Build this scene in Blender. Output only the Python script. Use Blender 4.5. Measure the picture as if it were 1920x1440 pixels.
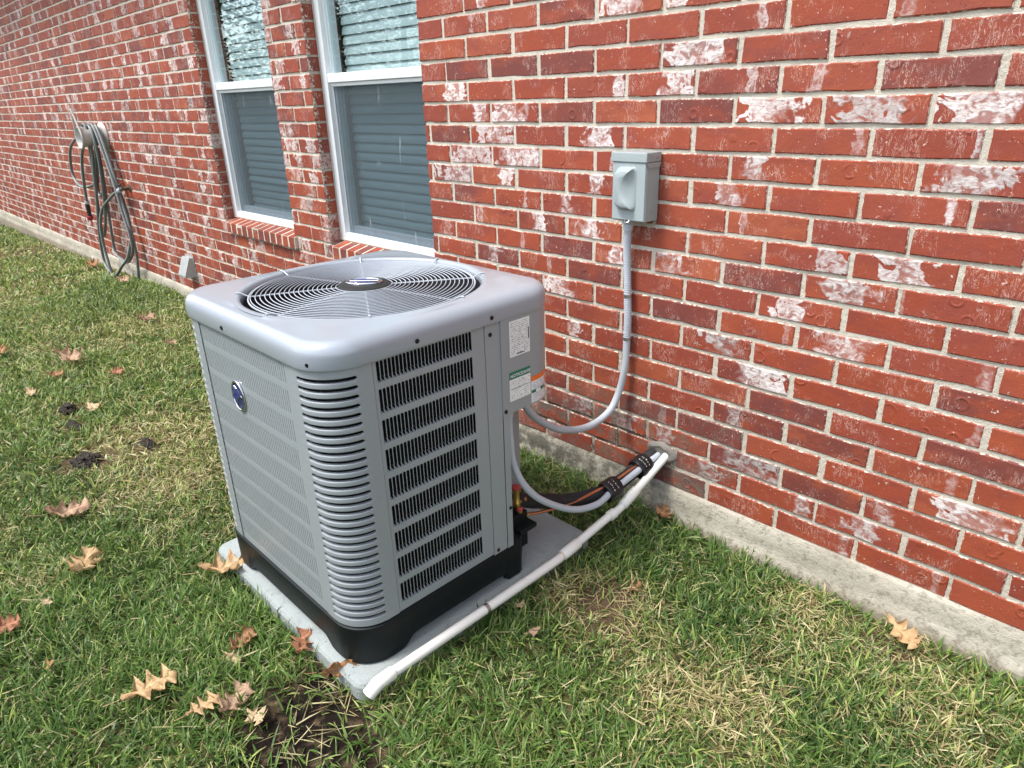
import bpy, math, random
import numpy as np
from mathutils import Vector, Matrix
random.seed(7); rng = np.random.default_rng(11)
S = bpy.context.scene
COL = S.collection
for o in list(bpy.data.objects): bpy.data.objects.remove(o)

# ---------------------------------------------------------------- camera
CAM_C = Vector((0.0, -1.9306, 1.3352))
CAM_R = ((0.70185, 0.71173, -0.02908), (0.25442, -0.28861, -0.92302), (-0.66534, 0.64043, -0.38364))  # right, down, forward
LENS = 24.32
cam = bpy.data.cameras.new('camera'); camo = bpy.data.objects.new('camera', cam); COL.objects.link(camo)
cam.sensor_width = 36; cam.lens = LENS; cam.clip_end = 500; cam.clip_start = 0.02
r_, d_, f_ = (Vector(v).normalized() for v in CAM_R)
camo.matrix_world = Matrix(((r_.x, -d_.x, -f_.x, CAM_C.x), (r_.y, -d_.y, -f_.y, CAM_C.y), (r_.z, -d_.z, -f_.z, CAM_C.z), (0, 0, 0, 1)))
S.camera = camo
# ---------------------------------------------------------------- sky, sun, exposure
SUN_EL, SUN_AZ = 62, 205          # azimuth measured from +y (into the wall) clockwise: the light comes from the yard side, left
w = bpy.data.worlds.new('World'); S.world = w; w.use_nodes = True
nt = w.node_tree; bg = nt.nodes['Background']
sky = nt.nodes.new('ShaderNodeTexSky'); sky.sky_type = 'NISHITA'; sky.sun_disc = False
sky.sun_elevation = math.radians(SUN_EL); sky.sun_rotation = math.radians(SUN_AZ)
sky.dust_density = 2.0; sky.air_density = 1.0; sky.ozone_density = 1.0
hs = nt.nodes.new('ShaderNodeHueSaturation'); hs.inputs['Saturation'].default_value = 0.47
nt.links.new(sky.outputs[0], hs.inputs['Color']); nt.links.new(hs.outputs[0], bg.inputs[0]); bg.inputs[1].default_value = 0.15
sl = bpy.data.lights.new('sun', 'SUN'); sl.energy = 1.5; sl.angle = math.radians(14); sl.color = (1.0, 0.965, 0.91)
so = bpy.data.objects.new('sun', sl); COL.objects.link(so)
el, az = math.radians(SUN_EL), math.radians(SUN_AZ)
tosun = Vector((math.sin(az) * math.cos(el), math.cos(az) * math.cos(el), math.sin(el)))
so.rotation_euler = (-tosun).to_track_quat('-Z', 'Y').to_euler(); so.location = (-3, -6, 8)
S.view_settings.view_transform = 'Standard'; S.view_settings.look = 'None'
S.view_settings.exposure = 1.42; S.view_settings.gamma = 1.0; S.view_settings.use_curve_mapping = False
S.render.engine = 'CYCLES'

# ---------------------------------------------------------------- helpers
def tag(o, label=None, cat=None, group=None, kind=None):
    if label: o['label'] = label
    if cat: o['category'] = cat
    if group: o['group'] = group
    if kind: o['kind'] = kind
    return o
def empty(name, loc=(0, 0, 0)):
    o = bpy.data.objects.new(name, None); COL.objects.link(o); o.location = loc; o.empty_display_size = 0.05
    return o
def link_mesh(name, me, mat=None, parent=None):
    o = bpy.data.objects.new(name, me); COL.objects.link(o)
    if mat and not me.materials: me.materials.append(mat)
    if parent is not None:
        o.parent = parent
        if parent.type == 'EMPTY' and parent.parent is None: o.location = -parent.location
    return o
class MB:
    def __init__(s): s.v = []; s.f = []
    def add(s, vs, fs):
        n = len(s.v); s.v += [tuple(a) for a in vs]; s.f += [tuple(i + n for i in q) for q in fs]; return s
    def box(s, x0, x1, y0, y1, z0, z1):
        return s.add([(x, y, z) for x in (x0, x1) for y in (y0, y1) for z in (z0, z1)],
                     [(0, 1, 3, 2), (4, 6, 7, 5), (0, 4, 5, 1), (2, 3, 7, 6), (0, 2, 6, 4), (1, 5, 7, 3)])
    def rings(s, rs, close=True, cap0=False, cap1=False):
        n = len(rs[0]); b = len(s.v)
        for r in rs: s.v += [tuple(a) for a in r]
        for k in range(len(rs) - 1):
            for i in range(n if close else n - 1):
                j = (i + 1) % n
                s.f.append((b + k * n + i, b + k * n + j, b + (k + 1) * n + j, b + (k + 1) * n + i))
        if cap0: s.f.append(tuple(b + i for i in range(n))[::-1])
        if cap1: s.f.append(tuple(b + (len(rs) - 1) * n + i for i in range(n)))
        return s
    def tube(s, pts, rad, n=10, caps=True):
        P = [Vector(p) for p in pts]; m = len(P)
        rad = rad if hasattr(rad, '__len__') else [rad] * m
        T = [(P[min(i + 1, m - 1)] - P[max(i - 1, 0)]).normalized() for i in range(m)]
        u = T[0].orthogonal().normalized(); rs = []
        for i in range(m):
            u = (u - T[i] * u.dot(T[i])).normalized(); v = T[i].cross(u)
            rs.append([P[i] + (u * math.cos(2 * math.pi * k / n) + v * math.sin(2 * math.pi * k / n)) * rad[i] for k in range(n)])
        return s.rings(rs, True, caps, caps)
    def cyl(s, a, b, r, n=16, r2=None): return s.tube([a, b], [r, r2 if r2 is not None else r], n)
    def lathe(s, c, prof, axis=(0, 0, 1), n=24):
        c = Vector(c); ax = Vector(axis).normalized(); u = ax.orthogonal().normalized(); v = ax.cross(u)
        return s.rings([[c + ax * h + (u * math.cos(2 * math.pi * k / n) + v * math.sin(2 * math.pi * k / n)) * r for k in range(n)] for r, h in prof], True, True, True)
    def build(s, name, mat, parent=None, smooth=False, angle=None, bevel=0, solid=0):
        me = bpy.data.meshes.new(name); me.from_pydata(s.v, [], s.f); me.validate(); me.update()
        if smooth:
            me.polygons.foreach_set('use_smooth', [True] * len(me.polygons))
            try: me.set_sharp_from_angle(angle=math.radians(angle or 40))
            except Exception: pass
        o = link_mesh(name, me, mat, parent)
        if solid:
            m = o.modifiers.new('s', 'SOLIDIFY'); m.thickness = solid; m.offset = -1
        if bevel:
            m = o.modifiers.new('b', 'BEVEL'); m.width = bevel; m.segments = 2; m.limit_method = 'ANGLE'; m.angle_limit = math.radians(40)
            me.polygons.foreach_set('use_smooth', [True] * len(me.polygons))
            o.modifiers.new('n', 'WEIGHTED_NORMAL')
        return o
def spline(pts, k=8):
    P = [Vector(p) for p in pts]; P = [P[0] * 2 - P[1]] + P + [P[-1] * 2 - P[-2]]; out = []
    for i in range(1, len(P) - 2):
        a, b, c, d = P[i - 1:i + 3]
        for j in range(k):
            t = j / k
            out.append(0.5 * ((2 * b) + (c - a) * t + (2 * a - 5 * b + 4 * c - d) * t * t + (3 * b - a - 3 * c + d) * t ** 3))
    return out + [P[-2]]
def fix_normals(o):
    import bmesh
    bm = bmesh.new(); bm.from_mesh(o.data); bmesh.ops.recalc_face_normals(bm, faces=bm.faces); bm.to_mesh(o.data); bm.free()
    return o

# ---------------------------------------------------------------- materials
class NT:
    """tiny node helper"""
    def __init__(s, name):
        s.m = bpy.data.materials.new(name); s.m.use_nodes = True; s.t = s.m.node_tree
        s.b = s.t.nodes['Principled BSDF']; s.out = s.t.nodes['Material Output']
    def n(s, typ, ins=None, **kw):
        nd = s.t.nodes.new(typ)
        for k, v in kw.items(): setattr(nd, k, v)
        for k, v in (ins or {}).items():
            if hasattr(v, 'is_linked') or isinstance(v, bpy.types.NodeSocket): s.t.links.new(v, nd.inputs[k])
            else: nd.inputs[k].default_value = v
        return nd
    def math(s, op, a, b=0.0, c=0.0, clamp=False):
        nd = s.t.nodes.new('ShaderNodeMath'); nd.operation = op; nd.use_clamp = clamp
        for i, v in enumerate((a, b, c)):
            if isinstance(v, bpy.types.NodeSocket): s.t.links.new(v, nd.inputs[i])
            else: nd.inputs[i].default_value = v
        return nd.outputs[0]
    def ss(s, v, a, b):
        nd = s.t.nodes.new('ShaderNodeMapRange'); nd.interpolation_type = 'SMOOTHSTEP'
        s.t.links.new(v, nd.inputs[0]); nd.inputs[1].default_value = a; nd.inputs[2].default_value = b
        nd.inputs[3].default_value = 0; nd.inputs[4].default_value = 1; return nd.outputs[0]
    def mix(s, fac, a, b):
        nd = s.t.nodes.new('ShaderNodeMix'); nd.data_type = 'RGBA'
        for i, v in ((0, fac), (6, a), (7, b)):
            if isinstance(v, bpy.types.NodeSocket): s.t.links.new(v, nd.inputs[i])
            else: nd.inputs[i].default_value = v if i == 0 else (*v, 1)
        return nd.outputs[2]
    def noise(s, vec, scale, detail=4, rough=0.55, dist=0.0, color=False):
        nd = s.n('ShaderNodeTexNoise', {'Scale': scale, 'Detail': detail, 'Roughness': rough, 'Distortion': dist})
        if vec is not None: s.t.links.new(vec, nd.inputs['Vector'])
        return nd.outputs['Color' if color else 'Fac']
    def pos(s): return s.n('ShaderNodeNewGeometry').outputs['Position']
    def scaled(s, vec, sc):
        nd = s.n('ShaderNodeVectorMath', operation='MULTIPLY'); s.t.links.new(vec, nd.inputs[0]); nd.inputs[1].default_value = sc; return nd.outputs[0]
    def attr(s, name, out='Fac'): return s.n('ShaderNodeAttribute', attribute_name=name).outputs[out]
    def bump(s, h, strength, dist):
        nd = s.n('ShaderNodeBump', {'Strength': strength, 'Distance': dist}); s.t.links.new(h, nd.inputs['Height']); return nd.outputs[0]
    def set(s, **kw):
        for k, v in kw.items():
            k = k.replace('_', ' ')
            if isinstance(v, bpy.types.NodeSocket): s.t.links.new(v, s.b.inputs[k])
            else: s.b.inputs[k].default_value = (*v, 1) if isinstance(v, tuple) and len(v) == 3 else v
        return s
def simple(name, col, rough=0.5, metal=0.0, var=0.12, scale=40, bump=0.0, bscale=300, rv=.16, **kw):
    k = NT(name); p = k.pos()
    n = k.noise(p, scale, 5); c2 = tuple(min(1, c * (1 + var)) for c in col); c1 = tuple(c * (1 - var) for c in col)
    k.set(Base_Color=k.mix(n, c1, c2), Metallic=metal, Roughness=k.math('ADD', k.math('MULTIPLY', k.noise(p, scale * 2.3, 3), rv), rough - rv / 2), **kw)
    if bump: k.set(Normal=k.bump(k.noise(p, bscale, 3), bump, 0.001))
    return k.m

def make_brick_mat():
    k = NT('fired_brick'); p = k.pos(); seed = k.attr('seed'); dk = k.attr('dk')
    bx, bw, bs, bg_, drt = (k.attr(a) for a in ('bx', 'bw', 'bs', 'bg', 'dirt'))
    X = k.n('ShaderNodeSeparateXYZ'); k.t.links.new(p, X.inputs[0])
    off = k.n('ShaderNodeCombineXYZ', {'X': k.math('MULTIPLY', seed, 37.0), 'Y': k.math('MULTIPLY', seed, 11.0), 'Z': k.math('MULTIPLY', seed, 23.0)}).outputs[0]
    pv = k.n('ShaderNodeVectorMath', operation='ADD'); k.t.links.new(p, pv.inputs[0]); k.t.links.new(off, pv.inputs[1]); pv = pv.outputs[0]
    # body colour
    ramp = k.n('ShaderNodeValToRGB'); e = ramp.color_ramp.elements
    e[0].position = 0; e[0].color = (.238, .046, .025, 1); e[1].position = 1; e[1].color = (.342, .086, .037, 1)
    for ps, c in ((.3, (.290, .055, .024, 1)), (.55, (.318, .067, .027, 1)), (.8, (.270, .056, .030, 1))):
        el_ = e.new(ps); el_.color = c
    k.t.links.new(seed, ramp.inputs[0])
    big = k.noise(k.scaled(pv, (7, 9, 14)), 1.0, 4, .6)
    body = k.mix(k.ss(big, .35, .75), ramp.outputs[0], (.225, .047, .030))
    grain = k.noise(pv, 260, 4, .7)
    body = k.mix(k.math('MULTIPLY', k.ss(grain, .55, .8), .4), body, (.50, .14, .08))
    body = k.mix(k.math('MULTIPLY', k.ss(grain, .48, .2), .35), body, (.13, .022, .016))
    # purple flashed bricks / flashed ends
    dmask = k.math('MULTIPLY', dk, k.ss(k.math('ADD', k.math('MULTIPLY', big, 1.6), k.math('MULTIPLY', dk, .35)), .75, 1.25))
    body = k.mix(dmask, body, (.158, .043, .035))
    # dark pits
    pit = k.n('ShaderNodeTexVoronoi', {'Scale': 95.0, 'Randomness': 1.0}); k.t.links.new(pv, pit.inputs['Vector'])
    pits = k.math('MULTIPLY', k.ss(pit.outputs['Distance'], .16, .06), k.ss(k.noise(pv, 30, 2), .5, .62))
    body = k.mix(k.math('MULTIPLY', pits, .75), body, (.09, .018, .014))
    # thin pale scratches and drips
    w1 = k.noise(k.scaled(pv, (60, 60, 16)), 1.0, 5, .7, 1.4)
    scr = k.math('MULTIPLY', k.ss(k.math('ABSOLUTE', k.math('SUBTRACT', w1, .5)), .012, .002), k.ss(k.noise(pv, 11, 3), .50, .62))
    spk = k.math('MULTIPLY', k.ss(k.noise(pv, 130, 3, .6), .66, .70), k.ss(k.noise(pv, 16, 2), .45, .6))
    # lime smears
    d = k.math('DIVIDE', k.math('ABSOLUTE', k.math('SUBTRACT', X.outputs[0], bx)), bw)
    n1 = k.noise(k.scaled(pv, (24, 24, 26)), 1.0, 3.5, .5, .7)
    n2 = k.noise(k.scaled(pv, (34, 34, 44)), 1.0, 4, .55, .9)
    val = k.math('ADD', k.math('SUBTRACT', 1.0, d), k.math('MULTIPLY', k.math('SUBTRACT', n1, .5), 3.6))
    soft = k.math('ADD', k.math('MULTIPLY', k.ss(k.noise(pv, 7, 2), .42, .62), .9), .10)
    sm = k.math('MULTIPLY', k.math('DIVIDE', k.math('SUBTRACT', val, .06), soft, clamp=True), k.math('GREATER_THAN', bs, .01))
    rim = k.math('MULTIPLY', sm, k.ss(val, .75, .3))
    opac = k.math('ADD', k.ss(n2, .36, .58), rim, clamp=True)
    chalk = k.math('ADD', k.math('MULTIPLY', k.ss(k.noise(k.scaled(pv, (70, 70, 190)), 1.0, 4, .65, .5), .36, .60), .45), .58)
    bs = k.math('MULTIPLY', bs, chalk)
    opac = k.math('MULTIPLY', k.math('MAXIMUM', k.math('MULTIPLY', opac, .92), .22), k.math('MULTIPLY', sm, bs))
    white = k.mix(k.ss(n1, .3, .7), (.60, .54, .51), (.80, .78, .76))
    grey = k.mix(k.ss(n2, .35, .65), (.20, .18, .17), (.50, .48, .46))
    smc = k.mix(bg_, white, grey)
    colr = k.mix(k.math('MULTIPLY', scr, .8), body, (.72, .58, .50))
    colr = k.mix(k.math('MULTIPLY', spk, .8), colr, (.70, .52, .45))
    colr = k.mix(opac, colr, smc)
    # dirt splashed near the ground behind the machine
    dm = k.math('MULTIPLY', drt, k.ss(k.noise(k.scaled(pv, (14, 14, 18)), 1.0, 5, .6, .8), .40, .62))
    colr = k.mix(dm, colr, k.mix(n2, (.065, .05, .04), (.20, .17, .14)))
    # mortar smeared over the arrises
    uv = k.n('ShaderNodeUVMap', uv_map='UVMap').outputs[0]; U = k.n('ShaderNodeSeparateXYZ'); k.t.links.new(uv, U.inputs[0])
    ed = k.math('ADD', U.outputs[0], k.math('MULTIPLY', k.math('SUBTRACT', k.noise(p, 75, 5, .65, .6), .5), .020))
    edm = k.ss(ed, .0026, .0008)
    mcol = k.mix(k.noise(p, 420, 3), (.48, .43, .35), (.72, .665, .57))
    colr = k.mix(edm, colr, mcol)
    k.set(Base_Color=colr, Roughness=k.math('ADD', k.math('MULTIPLY', grain, .25), .55), Specular_IOR_Level=.35)
    h = k.math('ADD', k.math('MULTIPLY', k.noise(pv, 45, 5, .6), .8), k.math('MULTIPLY', grain, .35))
    h = k.math('ADD', h, k.math('MULTIPLY', opac, .35)); h = k.math('SUBTRACT', h, k.math('MULTIPLY', pits, .9))
    dent = k.n('ShaderNodeTexVoronoi', {'Scale': 13.0, 'Randomness': 1.0}); k.t.links.new(pv, dent.inputs['Vector'])
    dm2 = k.math('SUBTRACT', k.ss(dent.outputs['Distance'], .16, .22), k.ss(dent.outputs['Distance'], .22, .30))
    h = k.math('ADD', h, k.math('MULTIPLY', k.math('MULTIPLY', dm2, k.ss(k.noise(pv, 9, 2), .5, .6)), .8))
    k.set(Normal=k.bump(h, .75, .0025))
    return k.m
def make_mortar_mat():
    k = NT('sandy_mortar'); p = k.pos()
    n = k.noise(p, 380, 4, .7); b = k.noise(p, 9, 4)
    c = k.mix(n, (.46, .41, .33), (.73, .675, .575)); c = k.mix(k.math('MULTIPLY', k.ss(b, .5, .75), .35), c, (.36, .32, .26))
    Z = k.n('ShaderNodeSeparateXYZ'); k.t.links.new(p, Z.inputs[0])
    # splash-dirt band on the low joints behind the machine
    near = k.math('MULTIPLY', k.ss(Z.outputs[2], .30, .12), k.math('MULTIPLY', k.ss(Z.outputs[0], -2.6, -2.0), k.ss(Z.outputs[0], -1.1, -1.3)))
    c = k.mix(k.math('MULTIPLY', near, k.ss(k.noise(p, 12, 4), .35, .55)), c, (.13, .105, .08))
    k.set(Base_Color=c, Roughness=.95, Specular_IOR_Level=.1)
    k.set(Normal=k.bump(k.math('ADD', n, k.math('MULTIPLY', k.noise(p, 60, 4), 1.6)), .9, .004)); return k.m
def make_concrete(name, lo, hi, stain=.5):
    k = NT(name); p = k.pos()
    a = k.noise(p, 5, 6, .6); f = k.noise(p, 240, 4, .7); c = k.mix(a, lo, hi)
    c = k.mix(k.math('MULTIPLY', k.ss(f, .55, .8), .4), c, tuple(min(1, x * 1.35) for x in hi))
    c = k.mix(k.math('MULTIPLY', k.ss(k.noise(p, 13, 6, .7, .5), .52, .70), stain), c, tuple(x * .55 for x in lo))
    v = k.n('ShaderNodeTexVoronoi', {'Scale': 70.0}); k.t.links.new(p, v.inputs['Vector'])
    pit = k.math('MULTIPLY', k.ss(v.outputs['Distance'], .2, .08), k.ss(k.noise(p, 17, 2), .52, .6))
    c = k.mix(k.math('MULTIPLY', pit, .7), c, tuple(x * .4 for x in lo))
    k.set(Base_Color=c, Roughness=.9, Specular_IOR_Level=.2)
    h = k.math('SUBTRACT', k.math('ADD', k.math('MULTIPLY', k.noise(p, 55, 5, .65), 1.0), k.math('MULTIPLY', f, .4)), k.math('MULTIPLY', pit, .8))
    k.set(Normal=k.bump(h, .8, .004)); return k.m
def make_foundation():
    k = NT('foundation_concrete'); p = k.pos(); X = k.n('ShaderNodeSeparateXYZ'); k.t.links.new(p, X.inputs[0])
    a = k.noise(k.scaled(p, (3, 3, 9)), 1.0, 6, .65, .4); f = k.noise(p, 260, 4, .75); g = k.noise(p, 42, 6, .7)
    c = k.mix(k.ss(a, .3, .7), (.38, .35, .28), (.54, .505, .42)); c = k.mix(k.math('MULTIPLY', k.ss(f, .52, .75), .55), c, (.50, .47, .40)); c = k.mix(k.math('MULTIPLY', k.ss(g, .50, .36), .55), c, (.20, .18, .145))
    # algae and splash dirt in the corner behind the machine, soil line at the foot
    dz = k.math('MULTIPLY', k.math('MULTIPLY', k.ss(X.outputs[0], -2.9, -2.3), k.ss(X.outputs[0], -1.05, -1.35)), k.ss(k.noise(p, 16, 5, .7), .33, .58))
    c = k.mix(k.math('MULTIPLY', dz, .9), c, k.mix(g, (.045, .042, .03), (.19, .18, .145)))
    ft = k.ss(k.math('ADD', X.outputs[2], k.math('MULTIPLY', k.math('SUBTRACT', g, .5), .06)), -.095, -.125); c = k.mix(k.math('MULTIPLY', ft, .6), c, (.15, .115, .075))
    k.set(Base_Color=c, Roughness=.95, Specular_IOR_Level=.12, Normal=k.bump(k.math('ADD', k.math('MULTIPLY', g, 1.4), k.math('MULTIPLY', f, .5)), 1.0, .005)); return k.m
def make_glass(name, tint, refl):
    k = NT(name); p = k.pos()
    tr = k.n('ShaderNodeBsdfTransparent', {'Color': (*tint, 1)})
    wob = k.bump(k.noise(p, 1.5, 1), .006, .02)
    gl = k.n('ShaderNodeBsdfGlossy', {'Color': (.93, 1, 1, 1), 'Roughness': .006, 'Normal': wob})
    fr = k.n('ShaderNodeLayerWeight', {'Blend': .5})      # Schlick on |cos|, the same from both sides of the pane
    fac = k.math('MULTIPLY', k.math('ADD', k.math('MULTIPLY', k.math('POWER', fr.outputs['Facing'], 4.2), .9), .045), refl, clamp=True)
    ms = k.n('ShaderNodeMixShader'); k.t.links.new(fac, ms.inputs[0]); k.t.links.new(tr.outputs[0], ms.inputs[1]); k.t.links.new(gl.outputs[0], ms.inputs[2])
    k.t.links.new(ms.outputs[0], k.out.inputs[0]); return k.m
def make_screen():
    k = NT('insect_screen'); p = k.pos()
    tr = k.n('ShaderNodeBsdfTransparent', {'Color': (.92, .96, 1, 1)}); df = k.n('ShaderNodeBsdfDiffuse', {'Color': (.11, .13, .132, 1)})
    st = k.noise(k.scaled(p, (42, 42, 5)), 1.0, 4, .65, .8)
    dust = k.n('ShaderNodeBsdfDiffuse', {'Color': (.42, .46, .48, 1)})
    m1 = k.n('ShaderNodeMixShader', {0: .36}); k.t.links.new(tr.outputs[0], m1.inputs[1]); k.t.links.new(df.outputs[0], m1.inputs[2])
    m2 = k.n('ShaderNodeMixShader'); k.t.links.new(k.math('MULTIPLY', k.ss(st, .60, .76), .5), m2.inputs[0]); k.t.links.new(m1.outputs[0], m2.inputs[1]); k.t.links.new(dust.outputs[0], m2.inputs[2])
    k.t.links.new(m2.outputs[0], k.out.inputs[0]); return k.m
def make_soil():
    k = NT('soil'); p = k.pos()
    c = k.mix(k.noise(p, 7, 6, .65), (.060, .040, .024), (.155, .108, .066))
    c = k.mix(k.math('MULTIPLY', k.ss(k.noise(p, 160, 4, .7), .5, .75), .6), c, (.26, .20, .12))
    dk = k.attr('wet'); c = k.mix(k.math('MULTIPLY', dk, k.ss(k.noise(p, 25, 4), .3, .5)), c, (.014, .010, .008))
    gr = k.attr('turf'); tc = k.mix(k.noise(p, 30, 5, .7), (.045, .065, .018), (.17, .155, .06)); c = k.mix(k.math('MULTIPLY', gr, .85), c, tc)
    k.set(Base_Color=c, Roughness=.95, Specular_IOR_Level=.1, Normal=k.bump(k.noise(p, 90, 6, .7), .9, .012)); return k.m
def make_grass():
    k = NT('grass_blade'); c = k.attr('Col', 'Color')
    tl = k.n('ShaderNodeBsdfTranslucent'); k.t.links.new(c, tl.inputs[0])
    k.set(Base_Color=c, Roughness=.45, Specular_IOR_Level=.35)
    ms = k.n('ShaderNodeMixShader', {0: .28}); k.t.links.new(k.b.outputs[0], ms.inputs[1]); k.t.links.new(tl.outputs[0], ms.inputs[2]); k.t.links.new(ms.outputs[0], k.out.inputs[0]); return k.m
def make_leaf(name, base, dark):
    k = NT(name); p = k.pos(); uv = k.n('ShaderNodeUVMap', uv_map='UVMap').outputs[0]; U = k.n('ShaderNodeSeparateXYZ'); k.t.links.new(uv, U.inputs[0])
    c = k.mix(k.ss(k.noise(p, 55, 5, .65), .35, .7), base, dark)
    c = k.mix(k.math('MULTIPLY', k.ss(k.noise(p, 210, 3), .6, .75), .5), c, tuple(x * .45 for x in dark))
    # midrib and side veins
    v = U.outputs[1]; u = U.outputs[0]
    rib = k.ss(k.math('ABSOLUTE', v), .05, .02)
    sv = k.math('PINGPONG', k.math('SUBTRACT', u, k.math('MULTIPLY', k.math('ABSOLUTE', v), .35)), .07)
    c = k.mix(k.math('MULTIPLY', k.math('MAXIMUM', rib, k.ss(sv, .008, .002)), .55), c, tuple(min(1, x * 1.35) for x in base))
    tl = k.n('ShaderNodeBsdfTranslucent'); k.t.links.new(c, tl.inputs[0])
    k.set(Base_Color=c, Roughness=.6, Specular_IOR_Level=.25, Normal=k.bump(k.noise(p, 130, 4), .5, .002))
    ms = k.n('ShaderNodeMixShader', {0: .2}); k.t.links.new(k.b.outputs[0], ms.inputs[1]); k.t.links.new(tl.outputs[0], ms.inputs[2]); k.t.links.new(ms.outputs[0], k.out.inputs[0]); return k.m
def make_print(name, ink, rows, dens, paper=(.80, .82, .82)):
    """rows of illegible small print on paper; UV: u across, v up, both 0..1"""
    k = NT(name); uv = k.n('ShaderNodeUVMap', uv_map='UVMap').outputs[0]; U = k.n('ShaderNodeSeparateXYZ'); k.t.links.new(uv, U.inputs[0])
    r = k.math('MULTIPLY', U.outputs[1], float(rows)); line = k.math('GREATER_THAN', k.math('FRACT', r), .5)
    cell = k.n('ShaderNodeCombineXYZ', {'X': k.math('MULTIPLY', U.outputs[0], 26.0), 'Y': k.math('MULTIPLY', k.math('FLOOR', r), 7.3)}).outputs[0]
    wrd = k.ss(k.noise(cell, 1.0, 3, .6), 1 - dens - .03, 1 - dens + .03)
    edge = k.math('MULTIPLY', k.ss(k.math('ABSOLUTE', k.math('SUBTRACT', U.outputs[0], .5)), .45, .43), k.ss(k.math('ABSOLUTE', k.math('SUBTRACT', U.outputs[1], .5)), .47, .45))
    k.set(Base_Color=k.mix(k.math('MULTIPLY', k.math('MULTIPLY', line, wrd), k.math('MULTIPLY', edge, .75)), paper, ink), Roughness=.35); return k.m

M = dict(
    brick=make_brick_mat(), mortar=make_mortar_mat(),
    foundation=make_foundation(), pad=make_concrete('pad_concrete', (.255, .288, .282), (.355, .390, .385), .35),
    white_vinyl=simple('white_vinyl', (.74, .77, .78), .4, var=.04), caulk=simple('dirty_caulk', (.42, .38, .33), .8, var=.3),
    glass_up=make_glass('upper_glass', (.91, .96, .97), 1.35), glass_lo=make_glass('lower_glass', (.88, .94, .96), .9), screen=make_screen(),
    slat=simple('blind_slat', (.58, .64, .62), .45, var=.05), room=simple('dark_room', (.05, .055, .06), .9), soil=make_soil(), grass=make_grass(),
    painted=simple('grey_painted_steel', (.286, .316, .334), .36, var=.02, rv=.05, scale=12, bump=.12, bscale=500, Specular_IOR_Level=.5, Coat_Weight=.3, Coat_Roughness=.25),
    cap=simple('grey_painted_cap', (.306, .342, .386), .30, var=.01, scale=9, rv=.03, bump=.03, bscale=700, Specular_IOR_Level=.5, Coat_Weight=.65, Coat_Roughness=.12),
    wire=simple('grey_coated_wire', (.46, .50, .55), .38, var=.04), blackplastic=simple('black_plastic', (.006, .009, .010), .5, var=.2, bump=.2, bscale=220, Specular_IOR_Level=.22),
    coil=simple('dark_coil', (.006, .007, .008), .6, var=.4, scale=300), dark=simple('dark_metal', (.02, .021, .023), .5), screw=simple('dark_screw', (.015, .015, .017), .4, .6),
    chrome=simple('chrome_ring', (.62, .63, .64), .16, 1.0), blue=simple('blue_enamel', (.008, .016, .19), .22, Coat_Weight=1.0), hubblack=simple('hub_black', (.016, .017, .018), .5),
    boxgrey=simple('disconnect_grey', (.32, .37, .375), .42, var=.04, scale=14, bump=.15, bscale=350), pvcgrey=simple('grey_liquidtight', (.44, .475, .52), .38, var=.06),
    pvc=simple('white_pvc', (.77, .765, .715), .33, var=.05, scale=14), pvcdirt=simple('pvc_primer_stain', (.62, .52, .36), .5, var=.3), steel=simple('galvanised', (.45, .46, .46), .35, .9),
    foam=simple('black_foam', (.012, .012, .013), .7, var=.3, bump=.4, bscale=160), tape=simple('black_tape', (.010, .010, .011), .3, var=.3), tapeprint=simple('tape_print', (.50, .50, .49), .5),
    copper=simple('copper', (.62, .25, .13), .3, 1.0, var=.2), brass=simple('brass', (.52, .36, .12), .32, 1.0, var=.25), redcap=simple('red_cap', (.50, .07, .07), .45),
    paper=simple('label_paper', (.80, .82, .82), .35, var=.03), green=simple('label_green', (.010, .17, .10), .35, var=.05), orange=simple('label_orange', (.78, .17, .025), .35, var=.08), ink=simple('label_ink', (.02, .02, .025), .5),
    hose=simple('grey_green_hose', (.13, .145, .142), .42, var=.15), hosestripe=simple('hose_stripe', (.34, .38, .37), .4), nozzle=simple('nozzle_black', (.02, .02, .02), .4), nozred=simple('nozzle_red', (.33, .02, .035), .4),
    casting=simple('painted_casting', (.47, .46, .43), .5, var=.12), galv=simple('weathered_vent', (.40, .42, .41), .5, .25, var=.25, scale=25), bark=simple('bark', (.09, .065, .045), .9, var=.4, scale=12, bump=.6, bscale=40),
    treeleaf=simple('tree_leaf', (.060, .095, .028), .55, var=.35, scale=2), shingle=simple('shingle', (.13, .12, .11), .9, var=.3), soffit=simple('soffit_white', (.70, .69, .66), .6), clod=simple('dark_clod', (.034, .027, .021), .95, var=.5, scale=60, bump=.8, bscale=150),
    rating=make_print('rating_print', (.10, .10, .13), 20, .50), notice=make_print('notice_print', (.16, .19, .18), 11, .46), warn=make_print('warning_print', (.10, .12, .30), 15, .52),
)

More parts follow.
